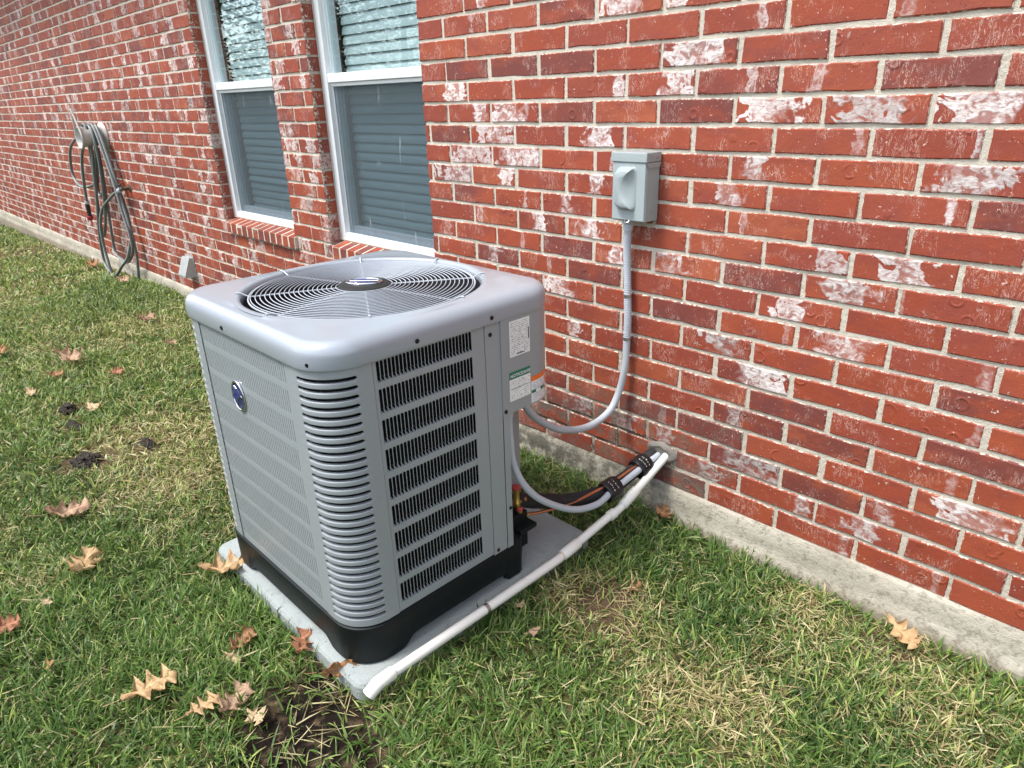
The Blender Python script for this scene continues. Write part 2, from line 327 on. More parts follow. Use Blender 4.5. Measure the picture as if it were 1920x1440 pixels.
# ================================================================ STRUCTURE
# ---------------------------------------------------------------- ground
def vnoise(x, y, seed=0):
    x = np.asarray(x, float); y = np.asarray(y, float)
    def h(i, j):
        t = np.sin(i * 127.1 + j * 311.7 + seed * 74.7) * 43758.5453
        return t - np.floor(t)
    xi, yi = np.floor(x), np.floor(y); a, b = x - xi, y - yi; a = a * a * (3 - 2 * a); b = b * b * (3 - 2 * b)
    return (h(xi, yi) * (1 - a) + h(xi + 1, yi) * a) * (1 - b) + (h(xi, yi + 1) * (1 - a) + h(xi + 1, yi + 1) * a) * b
def fbm(x, y, seed=0, o=4):
    s = 0; a = .5
    for i in range(o): s = s + a * vnoise(x * 2 ** i, y * 2 ** i, seed + i); a *= .5
    return s / (1 - .5 ** o)
GX = [-60, -13, -10, -8, -6.2, -5, -3, -1.4, -.9, -.3, 1, 60]; GZ = [-.26, -.25, -.18, -.125, -.085, -.10, -.115, -.115, -.132, -.134, -.125, -.125]
SOILP = [(-1.037, -.552, .11, 1.0), (-1.31, -1.43, .20, 1.0), (-1.17, -1.45, .15, .9), (-1.28, -1.54, .15, .8), (-1.40, -1.33, .08, .8), (-1.02, -.62, .08, .8), (-.47, -.10, .07, .5), (-9.6, -.3, .5, .7), (-.36, -.12, .06, .6), (-3.96, -1.31, .09, .9), (-3.272, -1.407, .12, .9), (-3.72, -1.345, .07, .8), (-3.247, -1.16, .07, .7)]
def zg(x, y):
    x = np.asarray(x, float); y = np.asarray(y, float)
    z = np.interp(x, GX, GZ) + (fbm(x * 1.3, y * 1.3, 3) - .5) * .035 + (fbm(x * 6, y * 6, 9) - .5) * .018
    away = np.clip((-y - .02) / .3, 0, 1)
    z = z + away * .006 - .004
    inpad = (x > -2.25) & (x < -1.19) & (y > -1.36) & (y < -.28)
    return np.where(inpad, np.minimum(z, -.118), z)
def soilmask(x, y):
    m = np.zeros_like(np.asarray(x, float))
    for cx, cy, r, a in SOILP:
        d = np.hypot(x - cx, y - cy) / r + (fbm(x * 22, y * 22, 5) - .5) * .9
        m = np.maximum(m, a * np.clip(1.5 - d, 0, 1))
    return m
def axis(segs):
    out = []
    for a, b, n in segs: out += list(np.linspace(a, b, n, endpoint=False))
    return np.array(out + [segs[-1][1]])
gx = axis([(-80, -16, 10), (-16, -5, 110), (-5, -2.4, 65), (-2.4, .4, 140), (.4, 3, 26), (3, 80, 10)])
gy = axis([(-80, -8, 10), (-8, -2.6, 40), (-2.6, -.02, 129), (-.02, .06, 2), (.06, 80, 8)])
XX, YY = np.meshgrid(gx, gy, indexing='ij'); ZZ = zg(XX, YY)
V = np.stack([XX.ravel(), YY.ravel(), ZZ.ravel()], 1); ny = len(gy)
I = (np.arange(len(gx) - 1)[:, None] * ny + np.arange(ny - 1)[None]).ravel()
F = np.stack([I, I + ny, I + ny + 1, I + 1], 1)
me = bpy.data.meshes.new('ground'); me.from_pydata(V.tolist(), [], F.tolist()); me.polygons.foreach_set('use_smooth', [True] * len(me.polygons))
wet = np.zeros(len(V))
for cx, cy, r in ((-1.31, -1.43, .23), (-1.17, -1.45, .18), (-1.28, -1.54, .17), (-1.40, -1.33, .10)): wet = np.maximum(wet, np.clip(1.4 - np.hypot(V[:, 0] - cx, V[:, 1] - cy) / r, 0, 1))
for nm, vals in (('wet', wet), ('turf', np.clip(1 - soilmask(V[:, 0], V[:, 1]) * 1.5, 0, 1) * .8)):
    at = me.attributes.new(nm, 'FLOAT', 'POINT'); at.data.foreach_set('value', vals.astype(np.float32))
ground = link_mesh('ground', me, M['soil']); tag(ground, kind='structure')

# ---------------------------------------------------------------- brick house
house = empty('brick_house', (-6, 0, 0))
tag(house, 'red brick house wall with lime smeared bricks and two white framed windows', 'house')
CH, BL, X0 = .07753, .254, -2.3318
WX0, WX1, NC = -15.6, 1.3, 37
OPEN = [(-4.735, -3.79), (-3.392, -2.49)]; OZ0, OZ1 = 8 * CH, 27 * CH
SM = [(-1.200,1.440,0.097,1.0,0.0),(-1.251,1.363,0.055,1.0,0.0),(-0.943,1.286,0.084,1.0,0.0),(-0.682,1.283,0.082,1.0,0.7),(-0.444,1.281,0.078,1.0,0.0),(-0.979,1.132,0.029,1.0,0.5),(-0.440,1.130,0.070,1.0,0.6),(-1.054,1.048,0.039,0.8,0.1),(-0.736,0.890,0.039,0.9,0.6),(-0.548,0.911,0.061,1.0,0.3),(-1.274,1.571,0.036,1.0,0.0),(-0.471,1.068,0.011,0.9,0.0),(-0.439,1.218,0.012,0.9,0.5),(-1.48,1.585,0.062,0.9,0.0),(-2.28,1.354,0.059,1.0,0.0),(-1.468,1.355,0.023,0.9,0.0),(-1.346,1.357,0.069,0.9,0.1),(-2.130,1.283,0.038,1.0,0.0),(-1.983,1.282,0.091,1.0,0.0),(-2.035,1.211,0.124,0.9,0.1),(-1.544,1.193,0.050,1.0,0.0),(-2.211,1.128,0.121,0.8,0.1),(-1.938,1.132,0.097,1.0,0.0),(-2.301,1.053,0.127,0.9,0.2),(-1.998,1.062,0.037,1.0,0.0),(-1.558,1.040,0.026,1.0,0.1),(-1.700,0.967,0.028,0.9,0.3),(-1.589,0.887,0.059,1.0,0.1),(-1.840,0.890,0.036,1.0,0.0),(-2.083,0.741,0.032,0.9,0.0),(-1.463,0.817,0.025,1.0,0.0),(-1.722,0.671,0.065,1.0,0.0),(-1.258,0.810,0.063,0.9,0.2),(-0.836,0.736,0.035,0.9,0.1),(-0.684,0.827,0.066,1.0,0.6),(-1.030,0.581,0.060,1.0,0.9),(-0.896,0.506,0.068,1.0,0.1),(-0.667,0.669,0.096,0.9,0.1),(-0.963,0.351,0.024,0.8,0.8),(-1.226,0.196,0.035,0.9,0.9),(-0.905,0.207,0.095,0.9,1.0),(-1.032,0.126,0.040,0.9,0.8),(-0.708,0.123,0.021,1.0,0.7),(-0.530,0.115,0.041,1.0,0.6),(-0.260,0.269,0.081,1.0,0.1),(-0.476,0.207,0.023,0.9,0.5),(-0.573,0.012,0.015,0.8,0.5),(-1.870,0.486,0.045,0.9,0.0),(-1.657,0.529,0.029,0.8,0.0),(-1.613,0.230,0.068,0.8,0.9),(-1.726,0.221,0.036,0.8,0.5),(-1.786,0.069,0.076,0.8,0.9),(-1.402,0.159,0.049,0.8,0.9),(-1.506,0.227,0.032,0.8,0.6),(-2.097,1.635,0.021,0.8,0.0),(-1.004,1.526,0.011,0.6,0.0)]
DK = [(-1.63,1.44),(-1.95,1.44),(-2.22,1.47),(-1.58,1.29),(-2.27,1.20),(-2.09,0.99),(-1.72,0.86),(-1.21,1.29),(-0.46,1.34),(-0.35,1.04),(-0.94,0.84),(-1.26,0.63),(-0.79,0.44),(-0.92,0.35),(-0.94,0.20),(-0.70,0.22),(-0.58,0.32),(-0.24,0.45),(-1.11,0.04),(-1.16,0.30),(-2.14,0.77),(-2.32,1.00),(-1.65,0.81),(-1.50,0.76),(-0.30,0.58),(-1.75,1.58),(-1.70,0.22),(-1.87,0.26),(-1.22,0.29)]
def px(P):
    q = Vector(P) - CAM_C; a, b, c = q.dot(r_), q.dot(d_), q.dot(f_)
    return None if c < .05 else (960 + 1297.2 * a / c, 720 + 1297.2 * b / c)
def brick_geo(x0, x1, z0, z1, depth, yb):
    """irregular brick: chamfered rim of 10 points, face, sides; returns verts, faces, uv edge distance"""
    n = 4; j = lambda a: random.uniform(-a, a)
    rim = [(x0 + (x1 - x0) * i / n, z0) for i in range(n + 1)] + [(x0 + (x1 - x0) * i / n, z1) for i in range(n, -1, -1)]
    cx, cz = (x0 + x1) / 2, (z0 + z1) / 2; out, inn = [], []; ch = .0035
    for a, b in rim:
        cn = random.random() < .10; a2, b2 = a + j(.0014) + (cx - a) * (.012 if cn else 0), b + j(.0016) + (cz - b) * (.07 if cn else 0); out.append((a2, b2))
        inn.append((a2 + (ch if a2 < cx - .01 and abs(a - x0) < 1e-6 else -ch if abs(a - x1) < 1e-6 else 0), b2 + (ch if b2 < cz else -ch)))
    tl, tt = j(.0012), j(.0012)
    yf = lambda a, b: yb + tl * (a - cx) / .127 + tt * (b - cz) / .035
    m = len(rim)
    v = [(a, yf(a, b) + j(.0004), b) for a, b in inn] + [(a, yf(a, b) + .0035, b) for a, b in out] + [(a, depth, b) for a, b in out]
    f = [(i, i + 1, m - 2 - i, m - 1 - i) for i in range(n)]
    for i in range(m):
        k = (i + 1) % m
        f.append((m + i, m + k, k, i)); f.append((2 * m + i, 2 * m + k, m + k, m + i))
    ed = [.0055] * m + [.0015] * m + [.010] * m
    return v, f, ed
bricks = []
for k in range(NC):
    off = 0 if k % 2 == 0 else BL / 2
    drift = .018 * (1 - min(k, 16) / 16.0) if k % 2 == 0 else .012 * (1 - min(k, 16) / 16.0)
    i0 = math.floor((WX0 - X0) / BL) - 1; xs = []
    a = X0 + off + drift + i0 * BL
    while a < WX1: xs.append((a, a + BL)); a += BL
    z0, z1 = k * CH + .0053, (k + 1) * CH - .0053
    if k == 0: z0 = .002
    segs = []
    for a, b in xs:
        a, b = a + .0062 + random.uniform(-.003, .003), b - .0062 + random.uniform(-.003, .003); a = max(a, WX0); b = min(b, WX1)
        if b - a < .01: continue
        parts = [(a, b, False)]
        zc = (z0 + z1) / 2
        if OZ0 - CH < zc < OZ1:
            for o0, o1 in OPEN:
                if zc < OZ0: o0, o1 = o0 + .035, o1 + .03     # the rowlock sill takes this course
                np_ = []
                for p, q, e in parts:
                    if q <= o0 - .0 or p >= o1: np_.append((p, q, e)); continue
                    if p < o0: np_.append((p, o0, True))
                    if q > o1: np_.append((o1, q, True))
                parts = np_
        segs += [s for s in parts if s[1] - s[0] > .012]
    for a, b, e in segs:
        zc = (z0 + z1) / 2
        if OZ0 < zc < OZ1:
            for o0, o1 in OPEN:
                if -.001 <= o0 - b < .04: b = o0; e = True
                if -.001 <= a - o1 < .04: a = o1; e = True
        bricks.append((k, a, b, z0, z1, e))
AC_SIL = [(345, 575), (735, 473), (1030, 545), (1030, 750), (965, 790), (990, 1070), (650, 1230), (437, 1040)]
def inside(p, poly):
    c = False
    for i in range(len(poly)):
        (x1, y1), (x2, y2) = poly[i], poly[i - 1]
        if (y1 > p[1]) != (y2 > p[1]) and p[0] < (x2 - x1) * (p[1] - y1) / (y2 - y1) + x1: c = not c
    return c
def attrs(k, a, b, z0, z1):
    cx, cz = (a + b) / 2, (z0 + z1) / 2; near = cx > -2.6
    seed = random.random(); dk = 0; bs = bw = bgr = 0; bxx = cx; dirt = 0
    if near:
        for x, z in DK:
            if a - .005 <= x <= b + .005 and z0 - .006 <= z <= z1 + .006: dk = random.uniform(.8, 1)
        if dk == 0 and random.random() < .06: dk = random.uniform(.3, .7)
        for x, z, w_, s_, g_ in SM:
            if a - .006 <= x <= b + .006 and z0 - .007 <= z <= z1 + .007 and s_ > bs: bxx, bw, bs, bgr = x, w_ * 1.12, s_, g_
        if bs == 0 and random.random() < .14: bs = random.uniform(.3, .6); bw = random.uniform(.008, .02); bxx = random.uniform(a, b)
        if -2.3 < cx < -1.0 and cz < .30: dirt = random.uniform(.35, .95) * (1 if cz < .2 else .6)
    else:
        if random.random() < .30: dk = random.uniform(.5, 1)
        if random.random() < .70: bs = random.uniform(.6, 1); bw = random.uniform(.02, .075); bxx = random.uniform(a, b); bgr = random.choice([0, 0, .1, .2, .6, .9])
        if cz < .3 and random.random() < .4: bs = max(bs, .5); bw = max(bw, .07); bgr = .3
    return dict(seed=seed, dk=dk, bx=bxx, bw=max(bw, .004), bs=bs, bg=bgr, dirt=dirt)
rank = []
for i, (k, a, b, z0, z1, e) in enumerate(bricks):
    q = [px((x, 0, z)) for x, z in ((a, z0), (b, z0), (b, z1), (a, z1))]
    ar = 0
    if all(q):
        cx_, cy_ = sum(t[0] for t in q) / 4, sum(t[1] for t in q) / 4
        if -10 < cx_ < 1930 and -10 < cy_ < 1450 and not inside((cx_, cy_), AC_SIL):
            ar = abs(sum(q[j][0] * q[(j + 1) % 4][1] - q[(j + 1) % 4][0] * q[j][1] for j in range(4))) / 2
    rank.append((ar, i))
rank.sort(reverse=True); big_ids = {i for ar, i in rank[:300]}
def add_attr(me, d):
    for nm, vals in d.items():
        at = me.attributes.new(nm, 'FLOAT', 'POINT'); at.data.foreach_set('value', np.asarray(vals, np.float32))
def brick_mesh(name, v, f, ed, at):
    me = bpy.data.meshes.new(name); me.from_pydata(v, [], f); add_attr(me, at)
    uvl = me.uv_layers.new(name='UVMap'); li = np.zeros(len(me.loops), np.int32); me.loops.foreach_get('vertex_index', li)
    uv = np.zeros((len(li), 2), np.float32); uv[:, 0] = np.asarray(ed, np.float32)[li]; uvl.data.foreach_set('uv', uv.ravel())
    me.materials.append(M['brick']); return me
SV, SF, SE, SA = [], [], [], {q: [] for q in ('seed', 'dk', 'bx', 'bw', 'bs', 'bg', 'dirt')}
def finer_ed(v, a, b, z0, z1): return [min(x - a, b - x, z - z0, z1 - z) for x, y, z in v]
for i, (k, a, b, z0, z1, e) in enumerate(bricks):
    at = attrs(k, a, b, z0, z1); yb = random.uniform(-.0015, .0015); dep = .098 if e else .016
    v, f, ed = brick_geo(a, b, z0, z1, dep, yb)
    if i in big_ids:
        # finer face so that the arris-smear and the silhouettes stay crisp
        cx, cz = (a + b) / 2, (z0 + z1) / 2
        vv = [(x - cx, y, z - cz) for x, y, z in v]
        me = brick_mesh('brick', vv, f, ed, {q: [val] * len(v) for q, val in at.items()})
        o = bpy.data.objects.new('brick', me); COL.objects.link(o); o.parent = house; o.location = Vector((cx, 0, cz)) - house.location
    else:
        n = len(SV); SV += v; SF += [tuple(t + n for t in q) for q in f]; SE += ed
        for q, val in at.items(): SA[q] += [val] * len(v)
me = brick_mesh('brickwork', SV, SF, SE, SA); o = link_mesh('brickwork', me, None, house); tag(o, kind='stuff')
# mortar behind the bricks, with the window openings left free
mb = MB(); MY0, MY1 = .0045, .094; TOPZ = NC * CH
def mbox(x0, x1, z0, z1): mb.box(x0, x1, MY0, MY1, z0, z1)
e_ = .0055
mbox(WX0 + .004, WX1 - .004, -.004, OZ0 - CH + .004); mbox(WX0 + .004, WX1 - .004, OZ1 + .004, TOPZ)
xs_ = [WX0 + .004, OPEN[0][0] - e_, OPEN[0][1] + e_, OPEN[1][0] - e_, OPEN[1][1] + e_, WX1 - .004]
for q in (0, 2, 4): mbox(xs_[q], xs_[q + 1], OZ0 - CH + .004, OZ1 + .004)
for q in (1, 3): mbox(xs_[q], xs_[q + 1], OZ0 - CH + .004, OZ0 - .02)
mb.build('mortar', M['mortar'], house)
# foundation strip
mb = MB(); n = 170; rs = []
fx = np.linspace(WX0, WX1, n * 2)
for x in fx:
    j = lambda s, a: (float(fbm(np.array([x * 5]), np.array([s * 3.1]), s)[0]) - .5) * a
    rs.append([(x, .06, .0005), (x, -.004 + j(1, .006), .001 + j(2, .006)), (x, -.012 + j(3, .008), -.012 + j(4, .014)), (x, -.014 + j(5, .008), -.055), (x, -.016 + j(6, .010), -.100 + j(7, .012)),
               (x, -.024 + j(8, .018), -.116 + j(9, .016)), (x, -.030 + j(10, .018), -.20), (x, -.03, -.42)])
mb.rings(rs, close=False); fo = mb.build('foundation', M['foundation'], house, smooth=True, angle=60); fix_normals(fo)
# rowlock sills
for (o0, o1), nm in zip(OPEN, 'ab'):
    sill = empty('window_sill'); sill.parent = house; sill.location = -house.location
    s0, s1 = o0 + .04, o1 + .028; nb = 12; pw = (s1 - s0) / nb
    for i in range(nb):
        a, b = s0 + i * pw + .0062, s0 + (i + 1) * pw - .0062
        prof = [(-.022, OZ0 - CH + .008), (-.020, OZ0 - .003), (.075, OZ0 + .020), (.075, OZ0 - CH + .008)]
        jj = [random.uniform(-.0015, .0015) for _ in range(8)]
        v = [(a + jj[q], y + jj[q], z) for q, (y, z) in enumerate(prof)] + [(b - jj[q + 4], y + jj[q], z) for q, (y, z) in enumerate(prof)]
        f = [(0, 1, 5, 4), (1, 2, 6, 5), (2, 3, 7, 6), (3, 0, 4, 7), (0, 3, 2, 1), (4, 5, 6, 7)]
        dk = random.random() < .4
        me = brick_mesh('sill_brick', v, f, [.006] * 8, {q: [val] * 8 for q, val in dict(seed=random.random(), dk=.9 if dk else .3, bx=a, bw=.01, bs=0, bg=0, dirt=0).items()})
        so_ = link_mesh('sill_brick', me, None, sill); m_ = so_.modifiers.new('b', 'BEVEL'); m_.width = .003; m_.segments = 1
    m2 = MB(); m2.add([(s0 + .002, y, z) for y, z in ((-.0205, OZ0 - CH + .010), (-.0188, OZ0 - .0042), (.075, OZ0 + .0185), (.075, OZ0 - CH + .010))] + [(s1 - .002, y, z) for y, z in ((-.0205, OZ0 - CH + .010), (-.0188, OZ0 - .0042), (.075, OZ0 + .0185), (.075, OZ0 - CH + .010))],
           [(0, 1, 5, 4), (1, 2, 6, 5), (2, 3, 7, 6), (3, 0, 4, 7), (0, 3, 2, 1), (4, 5, 6, 7)])
    m2.build('sill_mortar', M['mortar'], sill)
# windows
MR = 1.437; SLAT = None
for wi, (o0, o1) in enumerate(OPEN):
    wn = empty('window'); wn.parent = house; wn.location = -house.location
    zb, zt = OZ0 + .018, OZ1; fd = .068; fw = .050
    f = MB()
    f.box(o0 + .001, o0 + fw, fd, .15, zb, zt); f.box(o1 - fw, o1 - .001, fd, .15, zb, zt); f.box(o0 + fw, o1 - fw, fd + .001, .15, zb, zb + .040); f.box(o0 + fw, o1 - fw, fd + .001, .15, zt - .045, zt)
    # stepped inner tracks
    for q in (.012, .024): f.box(o0 + fw, o0 + fw + q * .7, fd + .012 + q, .15, zb + .04, zt - .045); f.box(o1 - fw - q * .7, o1 - fw, fd + .012 + q, .15, zb + .04, zt - .045)
    f.build('window_frame', M['white_vinyl'], wn, bevel=.003)
    r = MB(); r.box(o0 + fw, o1 - fw, fd + .003, .150, MR - .012, MR + .030); r.box(o0 + fw, o1 - fw, fd + .016, .148, MR - .030, MR - .012); r.build('meeting_rail', M['white_vinyl'], wn, bevel=.003)
    g = MB(); g.box(o0 + fw + .018, o1 - fw - .018, fd + .030, fd + .034, MR + .031, zt - .046); g.build('upper_pane', M['glass_up'], wn)
    g = MB(); g.box(o0 + fw + .018, o1 - fw - .018, fd + .060, fd + .064, zb + .075, MR - .031); g.build('lower_pane', M['glass_lo'], wn)
    l = MB(); l.box(o0 + fw, o1 - fw, fd + .045, fd + .075, zb + .041, zb + .075); l.build('lower_rail', M['white_vinyl'], wn, bevel=.003)
    sc = MB(); sc.box(o0 + fw + .012, o1 - fw - .012, fd + .024, fd + .0246, zb + .041, MR - .031); sc.build('insect_screen', M['screen'], wn)
    rm = MB(); rx0, rx1, ry = o0 - .25, o1 + .25, 1.1
    rm.add([(rx0, .1505, zb - .15), (rx1, .1505, zb - .15), (rx1, .1505, zt + .1), (rx0, .1505, zt + .1), (rx0, ry, zb - .15), (rx1, ry, zb - .15), (rx1, ry, zt + .1), (rx0, ry, zt + .1)],
           [(4, 5, 6, 7), (0, 1, 5, 4), (2, 3, 7, 6), (0, 4, 7, 3), (1, 2, 6, 5)])
    rm.build('dark_room', M['room'], wn)
    ck = MB(); ck.tube([(o0 + .004, fd - .001, zb), (o0 + .004, fd - .001, zt)], .005, 6); ck.tube([(o0, fd - .001, zb + .002), (o1, fd - .001, zb + .002)], .006, 6); ck.build('caulk_bead', M['caulk'], wn)
    pitch = .0455
    if SLAT is None:
        L_ = .80; s_ = MB(); rs = []
        for x in (-L_ / 2, L_ / 2): rs.append([(x, -.024 + .048 * t, .006 * (1 - (2 * t - 1) ** 2)) for t in np.linspace(0, 1, 6)] + [(x, .024 - .048 * t, .006 * (1 - (2 * t - 1) ** 2) - .003) for t in np.linspace(0, 1, 6)])
        s_.rings(rs, True, True, True); SLAT = s_
    base = None; z = zb + .07; i = 0
    while z < zt - .05:
        if base is None:
            so_ = SLAT.build('slat', M['slat'], wn, smooth=True, angle=50); base = so_
        else:
            so_ = base.copy(); COL.objects.link(so_); so_.parent = wn
        so_.location = ((o0 + o1) / 2 + .015, .182, z)
        tilt = 70 + random.uniform(-1.5, 1.5) if not (wi == 0 and .86 < z < .92) else 50
        so_.rotation_euler = (math.radians(tilt), random.uniform(-.003, .003), 0)
        z += pitch; i += 1
# roof edge far above the frame (keeps sky light off the wall head)
sf = MB(); sf.box(WX0 - .3, WX1 + .3, -.42, .12, TOPZ + .002, TOPZ + .02); sf.box(WX0 - .3, WX1 + .3, -.45, -.42, TOPZ - .02, TOPZ + .16); sf.build('soffit', M['soffit'], house)
rf = MB(); rf.add([(WX0 - .4, -.50, TOPZ + .165), (WX1 + .4, -.50, TOPZ + .165), (WX1 + .4, 5, TOPZ + 2.3), (WX0 - .4, 5, TOPZ + 2.3), (WX0 - .4, -.50, TOPZ + .20), (WX1 + .4, -.50, TOPZ + .20), (WX1 + .4, 5, TOPZ + 2.34), (WX0 - .4, 5, TOPZ + 2.34)],
       [(0, 3, 2, 1), (4, 5, 6, 7), (0, 1, 5, 4), (2, 3, 7, 6), (1, 2, 6, 5), (0, 4, 7, 3)]); rf.build('roof', M['shingle'], house)
bk = MB(); bk.box(WX0, WX1, 4.8, 5.0, -.3, TOPZ + 2.2); bk.box(WX1 - .12, WX1, .1, 4.8, -.3, TOPZ); bk.box(WX0, WX0 + .12, .1, 4.8, -.3, TOPZ); bk.build('outer_wall', M['mortar'], house)

# ================================================================ OBJECTS
# ---------------------------------------------------------------- concrete pad
def rrect(x0, x1, y0, y1, r, nc=8, ns=6):
    P = []
    for cx, cy, a0, nxt in ((x1 - r, y0 + r, -90, (x1, y1 - r)), (x1 - r, y1 - r, 0, (x0 + r, y1)), (x0 + r, y1 - r, 90, (x0, y0 + r)), (x0 + r, y0 + r, 180, (x1 - r, y0))):
        for i in range(nc + 1):
            a = math.radians(a0 + 90 * i / nc); P.append((cx + r * math.cos(a), cy + r * math.sin(a)))
        for i in range(1, ns): P.append((P[-1][0] if False else cx + r * math.cos(math.radians(a0 + 90)) + (nxt[0] - cx - r * math.cos(math.radians(a0 + 90))) * i / ns,
                                         cy + r * math.sin(math.radians(a0 + 90)) + (nxt[1] - cy - r * math.sin(math.radians(a0 + 90))) * i / ns))
    return P
PX0, PX1, PY0, PY1, PZ = -2.172, -1.266, -1.290, -.352, -.070
mb = MB(); rs = []
for o_, z in ((0.004, -.135), (0.002, -.082), (-.004, -.0735), (-.012, PZ)): rs.append([(x, y, z) for x, y in rrect(PX0 - o_, PX1 + o_, PY0 - o_, PY1 + o_, .035 + o_)])
mb.rings(rs, True, False, True); pad = mb.build('concrete_pad', M['pad'], None, smooth=True, angle=30)
tag(pad, 'pale grey square equipment pad under the air conditioner', 'pad')

# ---------------------------------------------------------------- air conditioner
AX0, AX1, AY0, AY1, AR = -2.09, -1.30, -1.262, -.490, .10
ACX, ACY = (AX0 + AX1) / 2, (AY0 + AY1) / 2
ac = empty('air_conditioner', (ACX, ACY, PZ)); tag(ac, 'grey louvred outdoor air conditioner with round fan grille on concrete pad', 'air conditioner')
ZB, ZT = .058, .790      # grey casing
# corner frame: P(s) walks from the yard side (-y) round a corner to the next side
ARC = AR * math.pi / 2
def corner_path(which):
    # returns function s,off -> (x,y); s=0 at the start of the arc
    if which == 'near':      # -y side -> +x side
        def f(s, off=0.0):
            if s < 0: return (AX1 - AR + s, AY0 - off)
            if s > ARC: return (AX1 + off, AY0 + AR + (s - ARC))
            a = -math.pi / 2 + s / AR; return (AX1 - AR + (AR + off) * math.cos(a), AY0 + AR + (AR + off) * math.sin(a))
    elif which == 'left':    # -x side -> -y side
        def f(s, off=0.0):
            if s < 0: return (AX0 - off, AY0 + AR - s)
            if s > ARC: return (AX0 + AR + (s - ARC), AY0 - off)
            a = math.pi + s / AR; return (AX0 + AR + (AR + off) * math.cos(a), AY0 + AR + (AR + off) * math.sin(a))
    elif which == 'control': # +x side -> +y side
        def f(s, off=0.0):
            if s < 0: return (AX1 + off, AY1 - AR + s)
            if s > ARC: return (AX1 - AR - (s - ARC), AY1 + off)
            a = s / AR; return (AX1 - AR + (AR + off) * math.cos(a), AY1 - AR + (AR + off) * math.sin(a))
    else:                    # +y side -> -x side
        def f(s, off=0.0):
            if s < 0: return (AX0 + AR - s, AY1 + off)
            if s > ARC: return (AX0 - off, AY1 - AR - (s - ARC))
            a = math.pi / 2 + s / AR; return (AX0 + AR + (AR + off) * math.cos(a), AY1 - AR + (AR + off) * math.sin(a))
    return f
def slotted_corner(which, s0, s1, a, b, nslot=30, off=.002):
    f = corner_path(which); mb = MB(); hh = .0050; zs = np.linspace(.755, .086, nslot)[::-1]
    er = .0056
    ss = sorted(set([s0, s1] + list(np.linspace(a, b, 26)) + [a + er * (1 - math.cos(t)) for t in np.linspace(0, 1.57, 6)] + [b - er * (1 - math.cos(t)) for t in np.linspace(0, 1.57, 6)]))
    def h(s):
        if s <= a or s >= b: return 0.0
        d = min(s - a, b - s); return hh if d >= er else hh * math.sqrt(max(0, 1 - ((er - d) / er) ** 2))
    edges = [(lambda s: ZB)] ; strips = []
    lower = [ZB] + list(zs); upper = list(zs) + [ZT]
    dirs = []
    for bi in range(nslot + 1):
        lo = [(lower[bi] + (h(s) if bi > 0 else 0)) for s in ss]; hi = [(upper[bi] - (h(s) if bi < nslot else 0)) for s in ss]
        # profile: inner lip, rolled edge, face (slightly proud in the middle), rolled edge, inner lip
        rs = []
        for i, s in enumerate(ss):
            l0, h0 = lo[i], hi[i]; c0 = h(s) / hh
            rl = .0014
            pr = [(l0, off - .010 * c0), (l0, off - .0012 * c0), (l0 + rl * c0, off), ((l0 + h0) / 2, off + .0004), (h0 - rl * c0, off), (h0, off - .0012 * c0), (h0, off - .010 * c0)]
            rs.append([(*f(s, o_), z) for z, o_ in pr])
        mb.rings(rs, close=False)
    return fix_normals(mb.build('corner_panel', M['painted'], ac, smooth=True, angle=22))
slotted_corner('near', -.036, ARC + .034, -.003, ARC - .010 + .003)
slotted_corner('left', -.036, ARC + .036, .0, ARC)
slotted_corner('far', -.036, ARC + .036, .0, ARC)
ROWS = [(.723 + .0005 - .0802 * i, .787 - .0802 * i - (.010 if i == 0 else 0)) for i in range(9)]
